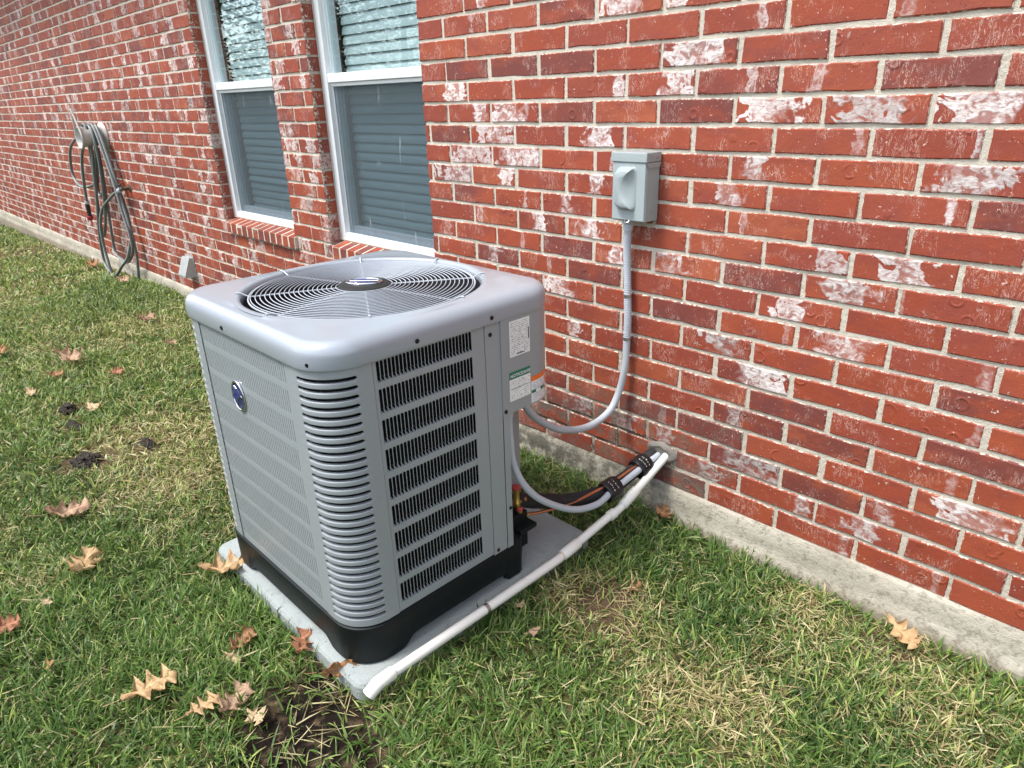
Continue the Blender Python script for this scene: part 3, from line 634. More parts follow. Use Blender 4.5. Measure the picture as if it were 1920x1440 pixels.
def louver_panel(axis, c, s0, s1, a, b, ns=27, flip=False, wd=.0020):
    """flat panel with nine rows of upright louvre slots; axis 'x': face at x=c running along y; axis 'y': face at y=c along x"""
    sg = 1 if axis == 'x' and c == AX1 else -1 if axis == 'x' else (-1 if c == AY0 else 1)
    def P(s, o_, z): return (c + sg * o_, s, z) if axis == 'x' else (s, c + sg * o_, z)
    mb = MB(); th = .0012
    def plate(sa, sb, za, zb_):
        mb.add([P(sa, 0, za), P(sb, 0, za), P(sb, 0, zb_), P(sa, 0, zb_), P(sa, -.003, za), P(sb, -.003, za), P(sb, -.003, zb_), P(sa, -.003, zb_)],
               [(0, 1, 2, 3), (0, 4, 5, 1), (1, 5, 6, 2), (2, 6, 7, 3), (3, 7, 4, 0)])
    plate(s0, a, ZB, ZT); plate(b, s1, ZB, ZT)
    prev = ZT
    for z0, z1 in ROWS: plate(a, b, z1, prev); prev = z0
    plate(a, b, ZB, prev)
    pw = (b - a) / ns
    if flip: mb.add([P(a, -.0018, ZB), P(b, -.0018, ZB), P(b, -.0018, ZT), P(a, -.0018, ZT)], [(0, 1, 2, 3)])
    for z0, z1 in ROWS:
        for i in range(ns + 1):
            s = a + i * pw
            lo_, hi_ = max(a, s - wd / 2), min(b, s + wd / 2)
            if hi_ - lo_ < .0005: continue
            dp = .009 if not flip else .006; sh = .0068 if not flip else -.001
            mb.add([P(lo_, -.0002, z0), P(hi_, -.0002, z0), P(hi_, -.0002, z1), P(lo_, -.0002, z1), P(lo_ + sh, -dp, z0), P(hi_ + sh, -dp, z0), P(hi_ + sh, -dp, z1), P(lo_ + sh, -dp, z1)],
                   [(0, 1, 2, 3), (1, 5, 6, 2), (0, 3, 7, 4)])
            if i < ns:
                l2, h2 = s + wd / 2, s + pw - wd / 2
                # pressed ramp at the foot of each slot, rounded shoulder at its head
                mb.add([P(l2, -.0004, z0), P(h2, -.0004, z0), P(h2, -.010, z0 + .003), P(l2, -.010, z0 + .012)], [(0, 1, 2, 3)])
                mb.add([P(l2, -.0004, z1), P(l2 + pw * .14, -.0004, z1), P(l2, -.0004, z1 - .004), P(h2, -.0004, z1), P(h2 - pw * .14, -.0004, z1), P(h2, -.0004, z1 - .004)], [(0, 1, 2), (3, 5, 4)])
    return fix_normals(mb.build('louver_panel', M['painted'], ac))
louver_panel('x', AX1, AY0 + AR + .036, -.777, -1.117, -.820, 27)
louver_panel('y', AY0, AX0 + AR + .038, AX1 - AR - .038, -1.965, -1.460, 46, True, .0084)
louver_panel('x', AX0, AY0 + AR + .038, AY1 - AR - .038, -1.10, -.66, 40)
louver_panel('y', AY1, AX0 + AR + .038, AX1 - AR - .14, -1.94, -1.56, 34)
# dark seams, coil core
cb = MB(); rs = [[(x, y, z) for x, y in rrect(AX0 + .034, AX1 - .034, AY0 + .034, AY1 - .034, .07)] for z in (ZB - .02, .775)]
cb.rings(rs, True, True, False)
# cut-out for the valve recess is kept clear of the coil: coil stops short there
cb = MB()
def coil_out(z): return [(x, y, z) for x, y in rrect(AX0 + .034, AX1 - .034, AY0 + .034, AY1 - .034, .07) if not (x > AX1 - .20 and y > -.715)] 
lowc = coil_out(.0); cb.rings([[(x, y, z) for x, y, _ in lowc] for z in (-.02, .775)], True, True, False); cb.build('coil', M['coil'], ac)
fins = MB()
for z in np.arange(.075, .77, .0135): fins.tube([(AX1 - .0325, -1.13, z), (AX1 - .0325, -.80, z)], .0012, 4)
fins.build('coil_guard', M['dark'], ac)
# service strip beside the grille, with flange
sp = MB()
def flat(mb, y0, y1, z0, z1, o_, th=.004): mb.box(AX1 + o_ - th, AX1 + o_, y0, y1, z0, z1)
sp.add([(AX1 + .002, y, z) for y, z in ((-.7755, .045), (-.735, .045), (-.725, .056), (-.722, .052), (-.722, ZT), (-.7755, ZT))] + [(AX1 - .004, y, z) for y, z in ((-.7755, .045), (-.735, .045), (-.725, .056), (-.722, .052), (-.722, ZT), (-.7755, ZT))],
       [(0, 1, 2, 3, 4, 5), (0, 6, 7, 1), (1, 7, 8, 2), (2, 8, 9, 3), (3, 9, 10, 4), (5, 11, 6, 0)])
fix_normals(sp.build('service_panel', M['painted'], ac))
fl = MB(); fl.add([(AX1 + .003, -.7205, .046), (AX1 + .003, -.7205, .502), (AX1 + .003, -.698, .502), (AX1 + .003, -.698, .046), (AX1 - .012, -.688, .052), (AX1 - .012, -.688, .502), (AX1 - .05, -.688, .052), (AX1 - .05, -.688, .502)], [(0, 1, 2, 3), (3, 2, 5, 4), (4, 5, 7, 6)])
fix_normals(fl.build('service_flange', M['painted'], ac, solid=.001))
rcs = MB(); rcs.add([(AX1 - .05, -.688, -.03), (AX1 - .05, -.688, .50), (AX1 - .115, -.655, .50), (AX1 - .115, -.655, -.03), (AX1 - .16, AY1 - .012, .50), (AX1 - .16, AY1 - .012, -.03), (AX1 - .22, AY1, .50), (AX1 - .22, AY1, -.03)], [(0, 1, 2, 3), (3, 2, 4, 5), (5, 4, 6, 7)])
fix_normals(rcs.build('valve_recess', M['painted'], ac, solid=.002))
# control cover round the far right corner
f = corner_path('control'); cc = MB(); ss = [-.132] + list(np.linspace(-.01, ARC + .01, 14)) + [ARC + .16]
zl, zh = .498, ZT
prof = [(zl + .004, -.02), (zl, .003), (zl + .002, .0055), (zl + .006, .006), (zh, .006)]
cc.rings([[(*f(s, o_), z) for z, o_ in prof] for s in ss], close=False)
x_, y_ = f(-.132, .006); cc.add([(AX1 - .01, y_ - .0005, zl), (AX1 + .006, y_ - .0005, zl), (AX1 + .006, y_ - .0005, zh), (AX1 - .01, y_ - .0005, zh)], [(0, 1, 2, 3)])
bot = [(*f(s, .004), zl + .001) for s in ss]; cc.add(bot + [(AX1 - .20, -.70, zl + .001)], [tuple(range(len(bot))) + (len(bot),)])
fix_normals(cc.build('control_cover', M['painted'], ac, smooth=True, angle=35))
# base pan with feet
mb = MB(); rs = [[], [], [], [], []]
out0 = [q for q in rrect(AX0, AX1, AY0, AY1, AR, 10, 40) if not (q[0] > AX1 - .17 and q[1] > -.672)]
ci = max(range(len(out0)), key=lambda i: out0[i][0] * 10 + out0[i][1])
out0 = out0[:ci + 1] + [(AX1 - .004, -.664), (AX1 - .016, -.656)] + [(AX1 - .016 - .134 * t, -.656 + .150 * t) for t in np.linspace(.1, .95, 9)] + out0[ci + 1:]
for x, y in out0:
    dx, dy = min(x - AX0, AX1 - x), min(y - AY0, AY1 - y)
    d = max(dx, dy)
    if x > AX1 - .16 and y > -.72: d = .05 if y > -.70 else max(0.0, d - .1)       # distance from the corner along the side
    t = min(1, max(0, (d - .135) / .045)); t = t * t * (3 - 2 * t)
    zb = PZ + .001 + .030 * t
    nx, ny_ = x - ACX, y - ACY; l = math.hypot(nx, ny_); nx /= l; ny_ /= l
    for q, (o_, z) in enumerate(((-.016, zb), (.000, zb), (.0045, zb + .006), (.006, .052), (-.012, .060))): rs[q].append((x + nx * o_, y + ny_ * o_, z))
mb.rings(rs, True, False, True); fix_normals(mb.build('base_pan', M['blackplastic'], ac, smooth=True, angle=40))
# top cap with fan opening
FR = .338; TZ = .848
def ring_rr(o_, z, ref): return [(x, y, z) for x, y in rrect(AX0 - o_, AX1 + o_, AY0 - o_, AY1 + o_, AR + o_, 12, 14)]
ref = ring_rr(0, 0, None); ang = [math.atan2(y - ACY, x - ACX) for x, y, z in ref]
circ = lambda r, z: [(ACX + r * math.cos(a), ACY + r * math.sin(a), z) for a in ang]
FIX = .0
rs = [ring_rr(.001, .784, 0), ring_rr(.008, .783, 0), ring_rr(.0095, .788, 0), ring_rr(.0095, .8125, 0)]
for t in np.linspace(10, 90, 9): a = math.radians(t); rs.append(ring_rr(.0095 - .034 * (1 - math.cos(a)), .8125 + .034 * math.sin(a), 0))
edge = ring_rr(.0095 - .034 - .012, TZ - .0005, 0)
rs.append(edge)
c1 = circ(FR + .020, TZ + .0015)
rs.append([((a[0] + b[0]) / 2, (a[1] + b[1]) / 2, TZ + .0015) for a, b in zip(edge, c1)])
rs += [c1, circ(FR + .012, TZ + .0035), circ(FR + .004, TZ + .0025), circ(FR, TZ - .003), circ(FR - .003, TZ - .012), circ(FR - .004, TZ - .018)]
mb = MB(); mb.rings(rs, True); fix_normals(mb.build('top_cap', M['cap'], ac, smooth=True, angle=70))
# fan well, motor and blades below the guard
wl = MB(); wl.lathe((ACX, ACY, 0), [(FR + .012, .798), (FR - .005, .797), (FR - .006, .70), (FR - .02, .62), (.02, .60)], n=48); wl.v = wl.v
well = MB(); nn = 48
well.rings([[(ACX + r * math.cos(2 * math.pi * i / nn), ACY + r * math.sin(2 * math.pi * i / nn), z) for i in range(nn)] for r, z in ((FR - .0035, TZ - .0175), (FR - .012, .73), (FR - .006, .60), (FR - .006, .46))], True, False, True)
well.build('fan_shroud', M['dark'], ac, smooth=True, angle=50)
mt = MB(); mt.lathe((ACX, ACY, 0), [(.062, .826), (.066, .822), (.072, .70), (.05, .69)], n=32); mt.build('fan_motor', M['dark'], ac, smooth=True, angle=40)
for kk in range(3):
    bl = MB(); a0 = kk * 2.094 + .5; rs = []
    for t in np.linspace(0, 1, 7):
        r = .06 + .24 * t; w_ = .10 + .14 * t; rr = []
        for u_ in np.linspace(-1, 1, 7):
            a = a0 + u_ * w_ / r * .55 if r > .12 else a0 + u_ * .75
            rr.append((ACX + r * math.cos(a), ACY + r * math.sin(a), .675 + .035 * u_ - .012 * u_ * u_))
        rs.append(rr)
    bl.rings(rs, close=False); bl.build('fan_blade', M['dark'], ac, smooth=True, solid=.002)
gd = MB(); gz = lambda r: TZ - .004 + .004 * (1 - (r / .325) ** 2)
nring = 19
for i in range(nring):
    r = .080 + (.312 - .080) * i / (nring - 1)
    gd.tube([(ACX + r * math.cos(t), ACY + r * math.sin(t), gz(r)) for t in np.linspace(0, 2 * math.pi, 73)], .00145, 6, False)
gd.tube([(ACX + .318 * math.cos(t), ACY + .318 * math.sin(t), gz(.312) - .003) for t in np.linspace(0, 2 * math.pi, 73)], .0026, 6, False)
for kk in range(8):
    a = kk * math.pi / 4 + .24; c_, s_ = math.cos(a), math.sin(a)
    gd.tube([(ACX + r * c_, ACY + r * s_, gz(r) - .0036 if r < .322 else TZ + .006) for r in (.05, .12, .19, .26, .315, .340, .352)], .0022, 6)
guard = gd.build('fan_guard', M['wire'], ac, smooth=True, angle=60)
hb = MB(); hb.lathe((ACX, ACY, TZ - .006), [(.070, 0), (.076, .004), (.074, .009), (.066, .012), (.03, .014)], n=40); hub = hb.build('hub_plate', M['hubblack'], ac, smooth=True, angle=40)
def oval_badge(c, ux, uy, nrm, ra, rb, parent, sweep):
    c, ux, uy, nrm = Vector(c), Vector(ux).normalized(), Vector(uy).normalized(), Vector(nrm).normalized(); n = 36
    def ring(k, h): return [c + ux * (ra * k * math.cos(2 * math.pi * i / n)) + uy * (rb * k * math.sin(2 * math.pi * i / n)) + nrm * h for i in range(n)]
    mb = MB(); mb.rings([ring(1, 0), ring(1.02, .002), ring(.98, .005), ring(.88, .0055), ring(.84, .003)], True); o = mb.build('badge_ring', M['chrome'], parent, smooth=True, angle=60)
    mb = MB(); mb.rings([ring(.85, .0028), ring(.845, .0032)], True, False, True); mb.build('badge_field', M['hubblack'], parent)
    return c, ux, uy, nrm
# hub badge: white band across the middle, blue above and below
c, ux, uy, nr = oval_badge((ACX, ACY, TZ + .0075), (.74, .67, 0), (-.67, .74, 0), (0, 0, 1), .053, .035, hub, 0)
def seg_plate(name, mat, pts, h, parent):
    mb = MB(); mb.add([c + ux * a + uy * b + nr * h for a, b in pts], [tuple(range(len(pts)))]); return fix_normals(mb.build(name, mat, parent))
el_pts = lambda y0, y1, ra, rb, k=10: [(-ra * math.sqrt(max(0, 1 - (y / rb) ** 2)), y) for y in np.linspace(y0, y1, k)] + [(ra * math.sqrt(max(0, 1 - (y / rb) ** 2)), y) for y in np.linspace(y1, y0, k)]
seg_plate('badge_blue', M['blue'], el_pts(-.027, -.006, .042, .028), .0042, hub); seg_plate('badge_blue', M['blue'], el_pts(.007, .027, .042, .028), .0042, hub)
seg_plate('badge_band', M['paper'], el_pts(-.0045, .0055, .042, .028, 4), .0044, hub)
# side badge on the yard face: dark oval, blue sail shape with a pale curved line
sb_ = empty('side_badge'); sb_.parent = ac; sb_.location = -ac.location
c, ux, uy, nr = oval_badge((-1.763, AY0 - .001, .606), (1, 0, 0), (0, 0, 1), (0, -1, 0), .036, .045, sb_, 0)
seg_plate('badge_blue', M['blue'], [(-.030, .012), (-.020, .028), (.004, .036), (.026, .018), (.030, -.002), (.014, .004), (-.002, -.010), (-.012, -.033), (-.024, -.022), (-.030, -.006)], .0044, sb_)
seg_plate('badge_blue', M['blue'], [(-.006, -.034), (.004, -.014), (.016, -.002), (.030, -.008), (.024, -.024), (.008, -.036)], .0044, sb_)
cl_ = MB(); cl_.tube([c + ux * a + uy * b + nr * .005 for a, b in ((-.010, -.036), (-.004, -.018), (.006, -.002), (.020, .006), (.030, .004))], .0011, 5); cl_.tube([c + ux * a + uy * b + nr * .005 for a, b in ((-.012, .028), (.000, .022), (.010, .006), (.012, -.012), (.004, -.034))], .0011, 5); cl_.build('badge_line', M['chrome'], sb_)
# screws
def screw(p, nrm):
    s_ = MB(); s_.lathe(p, [(.0062, -.001), (.0062, .0015), (.0045, .003), (.002, .003)], nrm, 10); s_.build('screw', M['screw'], ac, smooth=True)
for p, nrm in (((-1.77, AY0 - .0095, .800), (0, -1, 0)), ((-1.352, AY0 + .0045, .797), (.6, -.8, 0)), ((AX1 + .0095, -1.0, .800), (1, 0, 0)), ((AX1 + .0095, -.755, .800), (1, 0, 0)), ((AX1 + .002, -.757, .752), (1, 0, 0)), ((AX1 + .002, -.760, .066), (1, 0, 0)), ((AX1 + .003, -.705, .190), (1, 0, 0)), ((AX1 + .0063, -.712, .512), (1, 0, 0))): screw(p, nrm)
# stickers
def sticker(name, mat, s0, s1, z0, z1, off, parent=ac, n=8):
    rs = []; ss = np.linspace(s0, s1, n)
    mb = MB(); mb.rings([[(*f(s, .006 + off), z0), (*f(s, .006 + off), z1)] for s in ss], close=False)
    o = mb.build(name, mat, parent)
    uvl = o.data.uv_layers.new(name='UVMap')
    for lp in o.data.loops:
        vi = lp.vertex_index; uvl.data[lp.index].uv = ((vi // 2) / (n - 1), vi % 2)
    return fix_normals(o)
SB = -(AY1 - AR)   # s = y - (AY1-AR)
sy = lambda y: y - (AY1 - AR)
rt = sticker('rating_label', M['rating'], sy(-.690), sy(-.611), .668, .772, .0006)
sticker('printed_bar', M['ink'], sy(-.6175), sy(-.6140), .708, .742, .0012, rt, 2); sticker('printed_bar', M['ink'], sy(-.664), sy(-.634), .6725, .6755, .0012, rt, 2)
nl = sticker('notice_label', M['notice'], sy(-.695), sy(-.611), .536, .602, .0006)
sticker('green_header', M['green'], sy(-.695), sy(-.611), .602, .624, .0006, nl); sticker('rule_line', M['ink'], sy(-.693), sy(-.613), .5725, .5735, .0012, nl, 2)
wlb = sticker('warning_label', M['warn'], sy(-.608), sy(-.520), .505, .572, .0006)
sticker('orange_header', M['orange'], sy(-.608), sy(-.520), .572, .588, .0006, wlb); sticker('green_band', M['green'], sy(-.6075), sy(-.548), .535, .5445, .0012, wlb)
sticker('white_panel', M['paper'], sy(-.590), sy(-.570), .5355, .544, .0018, wlb, 3)
for z in (.527, .548, .560): sticker('orange_square', M['orange'], sy(-.543), sy(-.528), z, z + .009, .0012, wlb, 3)
def flat_text(txt, size, y0, z0, x, mat, parent, name):
    cu = bpy.data.curves.new(name, 'FONT'); cu.body = txt; cu.size = size; cu.extrude = .0; cu.resolution_u = 2; cu.offset = size * .012
    t = bpy.data.objects.new(name, cu); COL.objects.link(t); dg = bpy.context.evaluated_depsgraph_get(); dg.update()
    me = bpy.data.meshes.new_from_object(t.evaluated_get(dg)); bpy.data.objects.remove(t)
    for v in me.vertices: v.co = Vector((x, y0 + v.co.x, z0 + v.co.y))
    me.materials.clear(); me.materials.append(mat); return link_mesh(name, me, None, parent)
flat_text('NOTICE/AVIS', .0134, -.6925, .6080, AX1 + .0085, M['paper'], nl, 'header_lettering')
# service valves
def valve(x, y, z, h, r, cap):
    v = empty('service_valve'); v.parent = ac; v.location = -ac.location
    b = MB(); b.lathe((x, y, z - .03), [(r * .7, 0), (r, .006), (r, .022), (r * .8, .026), (r * .8, h - .014), (r * 1.1, h - .012), (r * 1.1, h - .002)], n=14)
    b.cyl((x - .05, y - .02, z - .012), (x, y, z - .012), r * .6, 12); b.cyl((x, y, z - .010), (x + .004, y + .035, z - .012), r * .75, 12); b.build('valve_body', M['brass'], v, smooth=True, angle=35)
    c_ = MB(); c_.lathe((x, y, z - .03 + h - .004), [(r * 1.25, 0), (r * 1.25, .008), (r * .9, .011)], n=14); c_.build('valve_cap', M['redcap'], v, smooth=True, angle=35)
valve(-1.366, -.612, .146, .075, .013, 1); valve(-1.360, -.606, .088, .054, .0095, 1)
vb = MB(); vb.box(AX1 - .075, AX1 - .012, -.650, -.575, .052, .068); vb.box(AX1 - .078, AX1 - .05, -.66, -.58, -.03, .10); vb.build('valve_bracket', M['blackplastic'], ac, bevel=.003)

# ---------------------------------------------------------------- disconnect box
DX0, DX1, DZ0, DZ1, DD = -1.428, -1.298, .951, 1.160, .075
db = empty('disconnect_box', (-1.36, 0, DZ0)); tag(db, 'grey metal electrical disconnect box mounted on the brick wall', 'electrical box')
b = MB(); b.box(DX0, DX1, -DD, -.003, DZ0, DZ1 - .018); b.build('enclosure', M['boxgrey'], db, bevel=.004)
t = MB(); t.box(DX0 - .004, DX1 + .004, -DD - .007, -.002, DZ1 - .026, DZ1 + .004); t.add([(DX1 + .0042, -DD - .007, DZ1 - .027), (DX1 + .0042, -.002, DZ1 - .027), (DX1 + .0042, -.012, DZ1 - .042), (DX1 + .0042, -DD + .004, DZ1 - .042)], [(0, 1, 2, 3)]); t.build('rain_hood', M['boxgrey'], db, bevel=.003)
d = MB(); d.box(DX0 + .002, DX1 - .002, -DD - .003, -DD - .0005, DZ0 + .004, DZ1 - .028); d.build('door', M['boxgrey'], db, bevel=.0015)
# raised moulded handle cover: straight left edge, curved belly to the right
def tab_ring(k, y, scoop, ins):
    L_, R_, Bz, Tz = DX0 + .014 + ins, DX0 + .096 - ins, DZ0 + .036 + ins, DZ1 - .040 - ins; cz = (Bz + Tz) / 2; hz = (Tz - Bz) / 2; pts = []
    for t in np.linspace(-1, 1, 13): pts.append((R_ - .004 * abs(t) ** 8 - scoop * (1 - abs(t) ** 2.2), cz + hz * t))
    pts += [(R_ - .010, Tz + .0015), (L_ + .020, Tz), (L_ + .008, Tz - .006)]
    for t in np.linspace(.8, -.8, 9): pts.append((L_ + .004 * t * t, cz + hz * t))
    pts += [(L_ + .008, Bz + .006), (L_ + .020, Bz), (R_ - .010, Bz - .0015)]
    return [(x, y, z) for x, z in pts]
h = MB(); h.rings([tab_ring(1, -DD - .003, 0, 0), tab_ring(1, -DD - .0055, .002, .001), tab_ring(1, -DD - .008, .012, .003), tab_ring(1, -DD - .016, .026, .005), tab_ring(1, -DD - .024, .034, .009), tab_ring(1, -DD - .027, .038, .014)], True, False, True); fix_normals(h.build('handle_cover', M['boxgrey'], db, smooth=True, angle=60))
k_ = MB(); k_.lathe((DX1 + .0005, -.035, DZ0 + .040), [(.0125, 0), (.0125, .0012), (.0105, .0012), (.0105, .0004)], (1, 0, 0), 20); k_.build('knockout', M['boxgrey'], db); s_ = MB(); s_.lathe((DX1 + .004, -.030, DZ1 - .012), [(.0035, 0), (.003, .002)], (1, 0, 0), 8); s_.build('screw', M['steel'], db)
hk = MB(); hk.tube(spline([(DX0 + .055, -DD - .002, DZ0 + .004), (DX0 + .060, -DD - .010, DZ0 - .002), (DX0 + .068, -DD - .008, DZ0 - .004), (DX0 + .072, -DD, DZ0 + .003)], 4), .0025, 6); hk.build('hasp', M['steel'], db)

# ---------------------------------------------------------------- conduits and line set
C1 = [(-1.384, -.042, .965), (-1.388, -.038, .915), (-1.395, -.030, .862), (-1.395, -.025, .788), (-1.389, -.025, .681), (-1.385, -.025, .600), (-1.386, -.025, .521), (-1.387, -.030, .421), (-1.403, -.045, .315), (-1.411, -.095, .255), (-1.420, -.200, .235), (-1.425, -.330, .272), (-1.408, -.450, .352), (-1.386, -.530, .428), (-1.384, -.560, .485)]
cd = empty('flexible_conduit', C1[0]); tag(cd, 'grey flexible conduit hanging from the disconnect box down to the air conditioner', 'conduit')
P = spline(C1, 14); rad = []
for i, p in enumerate(P):
    rad.append(.0128)
mb = MB(); mb.tube(P, rad, 14); mb.build('sleeve', M['pvcgrey'], cd, smooth=True, angle=60)
rb = MB(); i = 0; last = P[0].z
for a_, b_ in zip(P[:-1], P[1:]):
    if .52 < a_.z < .90:
        n_ = max(1, int((a_ - b_).length / .0055))
        for q in range(n_): c_ = a_.lerp(b_, q / n_); t_ = (b_ - a_).normalized(); rb.tube([c_ - t_ * .0019, c_ - t_ * .0007, c_ + t_ * .0007, c_ + t_ * .0019], [.0127, .0137, .0137, .0127], 12, False)
rb.build('sleeve_ribs', M['pvcgrey'], cd, smooth=True)
ft = MB(); ft.cyl((-1.384, -.042, DZ0 + .001), (-1.384, -.042, DZ0 - .012), .0205, 12); ft.cyl((-1.384, -.042, DZ0 - .012), (-1.386, -.040, DZ0 - .036), .0175, 14, .0155); ft.build('connector', M['pvcgrey'], cd, smooth=True, angle=40)
for z in (.690, .536):
    pt = min(P, key=lambda q: abs(q.z - z)); st = MB()
    st.tube([pt + Vector((0, 0, -.005)), pt + Vector((0, 0, .005))], .0152, 14); st.box(pt.x - .034, pt.x - .012, -.0065, -.0035, pt.z - .006, pt.z + .006); st.box(pt.x - .016, pt.x - .010, -.028, -.004, pt.z - .006, pt.z + .006); st.lathe((pt.x - .026, -.0065, pt.z), [(.004, 0), (.003, .003)], (0, -1, 0), 8)
    st.build('strap', M['steel'], cd, smooth=True, angle=35)
C2 = [(-1.332, -.668, .505), (-1.331, -.668, .470), (-1.326, -.670, .405), (-1.319, -.665, .315), (-1.306, -.630, .227), (-1.294, -.560, .147), (-1.275, -.440, .068), (-1.262, -.330, .043), (-1.262, -.240, .059), (-1.243, -.115, .096), (-1.239, .015, .116)]
c2 = empty('flexible_conduit', C2[0]); tag(c2, 'grey flexible conduit looping low from the control cover to the wall hole', 'conduit')
mb = MB(); mb.tube(spline(C2, 12), .0112, 14); mb.build('sleeve', M['pvcgrey'], c2, smooth=True, angle=60)
ft = MB(); ft.cyl((-1.332, -.668, .497), (-1.332, -.668, .470), .0165, 14, .0145); ft.build('connector', M['pvcgrey'], c2, smooth=True, angle=40)
SU = [(-1.382, -.610, .132), (-1.378, -.585, .127), (-1.362, -.480, .082), (-1.338, -.380, .048), (-1.296, -.230, .040), (-1.274, -.110, .074), (-1.262, -.010, .106), (-1.258, .04, .112)]
su = empty('insulated_refrigerant_line', SU[0]); tag(su, 'thick black foam covered refrigerant line running from the valves to the wall', 'pipe')
SP = spline(SU, 10); mb = MB(); mb.tube(SP, [.0255 + .0012 * math.sin(i * .9) for i in range(len(SP))], 16); mb.build('foam_sleeve', M['foam'], su, smooth=True, angle=60)
CP = [(-1.392, -.640, .080), (-1.386, -.610, .078), (-1.357, -.520, .058), (-1.321, -.400, .053), (-1.302, -.310, .060), (-1.280, -.220, .076), (-1.258, -.110, .105), (-1.243, .01, .114)]
cp = MB(); cp.tube(spline(CP, 10), .0052, 10); cpo = cp.build('copper_pipe', M['copper'], None, smooth=True, angle=60); tag(cpo, 'thin bare copper liquid line below the black insulated line', 'pipe')
for y0, y1 in ((-.262, -.205), (-.112, -.060)):
    seg = [p for p in SP if y0 - .03 <= p.y <= y1 + .03]; a_ = min(SP, key=lambda q: abs(q.y - y0)); b_ = min(SP, key=lambda q: abs(q.y - y1))
    K2 = spline(C2, 12); nearest = lambda yv: min(K2, key=lambda q: abs(q.y - yv)); a_ = a_.lerp(nearest(y0), .45); b_ = b_.lerp(nearest(y1), .45)
    mid = [a_.lerp(b_, t) for t in np.linspace(0, 1, 6)]
    mb = MB(); mb.tube(mid, [.038, .041, .039, .0405, .040, .037], 12); tp = mb.build('tape_wrap', M['tape'], su, smooth=True, angle=60)
    pr = MB(); ax = (b_ - a_).normalized(); toc = (CAM_C - mid[2]).normalized(); toc = (toc - ax * toc.dot(ax)).normalized(); sd = ax.cross(toc)
    for row in (.30, .58):
        an = random.uniform(-.75, -.5)
        for q in range(5):
            ln_ = random.uniform(.05, .17); ctr = a_.lerp(b_, row + random.uniform(-.02, .02)); w2 = random.uniform(.0025, .0060)
            e1 = toc * math.cos(an) + sd * math.sin(an); e2 = toc * math.cos(an + ln_) + sd * math.sin(an + ln_)
            pr.add([ctr + e1 * .0418, ctr + e2 * .0418, ctr + e2 * .0418 + ax * w2 * random.uniform(.3, 1), ctr + e1 * .0418 + ax * w2], [(0, 1, 2, 3)]); an += ln_ + random.uniform(.04, .16)
    pr.build('tape_print', M['tapeprint'], tp)
# PVC drain
DR = [(-1.205, .03, .138), (-1.211, -.03, .104), (-1.234, -.230, -.002), (-1.238, -.300, -.0135), (-1.240, -.520, -.046), (-1.238, -.580, -.050), (-1.236, -.868, -.050), (-1.236, -1.232, -.052)]
dp = empty('drain_pipe', DR[-1]); tag(dp, 'white plastic drain pipe lying along the right edge of the pad', 'pipe')
mb = MB(); mb.tube(spline(DR, 8), .0142, 16, False); mb.build('pipe', M['pvc'], dp, smooth=True, angle=60)
def along(p, q, t0, t1): p, q = Vector(p), Vector(q); return p.lerp(q, t0), p.lerp(q, t1)
for a_, b_ in (((-1.2255, -.155, .0375), (-1.2335, -.225, .0005)), ((-1.2392, -.455, -.0385), (-1.2402, -.535, -.0475)), ((-1.2345, -.268, -.0085), (-1.2372, -.296, -.0127))):
    mb = MB(); a_, b_ = Vector(a_), Vector(b_); m_ = a_.lerp(b_, .5); mb.tube([a_, a_.lerp(b_, .04), b_.lerp(a_, .04), b_], [.0160, .0182, .0182, .0160], 18); mb.build('coupling', M['pvc'], dp, smooth=True, angle=35)
mb = MB(); mb.tube([(-1.2402, -.5355, -.0475), (-1.240, -.541, -.048)], .0146, 16); mb.build('primer_stain', M['pvcdirt'], dp, smooth=True, angle=50)
mb = MB(); E0, E1, E2 = Vector((-1.236, -1.205, -.052)), Vector((-1.236, -1.245, -.053)), Vector((-1.243, -1.283, -.078))
mb.tube([E0, E0 + Vector((0, -.003, 0)), E1 + Vector((0, .006, 0)), E1 + Vector((-.0012, -.008, -.002)), E2], [.0160, .0184, .0184, .0184, .0182], 18, False); mb.tube([E2, E2 + (E1 - E2) * .3], [.0150, .0150], 18, False); mb.build('elbow', M['pvc'], dp, smooth=True, angle=50)
mb = MB(); mb.tube([(-1.236, -.880, -.050), (-1.236, -.868, -.050)], .0153, 14); mb.box(-1.262, -1.245, -.881, -.867, -.0685, -.066); mb.build('strap', M['steel'], dp, smooth=True, angle=35)
# sealant round the wall hole
sl_ = MB(); rs = []
for r, y in ((.060, -.001), (.054, -.010), (.042, -.014), (.030, -.010)): rs.append([(-1.236 + r * (1 + .25 * math.sin(3 * a + 1) * .5) * math.cos(a) * 1.05, y + .002 * math.sin(5 * a), .118 + r * .78 * (1 + .12 * math.sin(2 * a)) * math.sin(a)) for a in np.linspace(0, 2 * math.pi, 24, endpoint=False)])
sl_.rings(rs, True, False, True); fix_normals(sl_.build('wall_sealant', make_concrete('grey_sealant', (.10, .09, .08), (.30, .28, .25), .5), house, smooth=True))

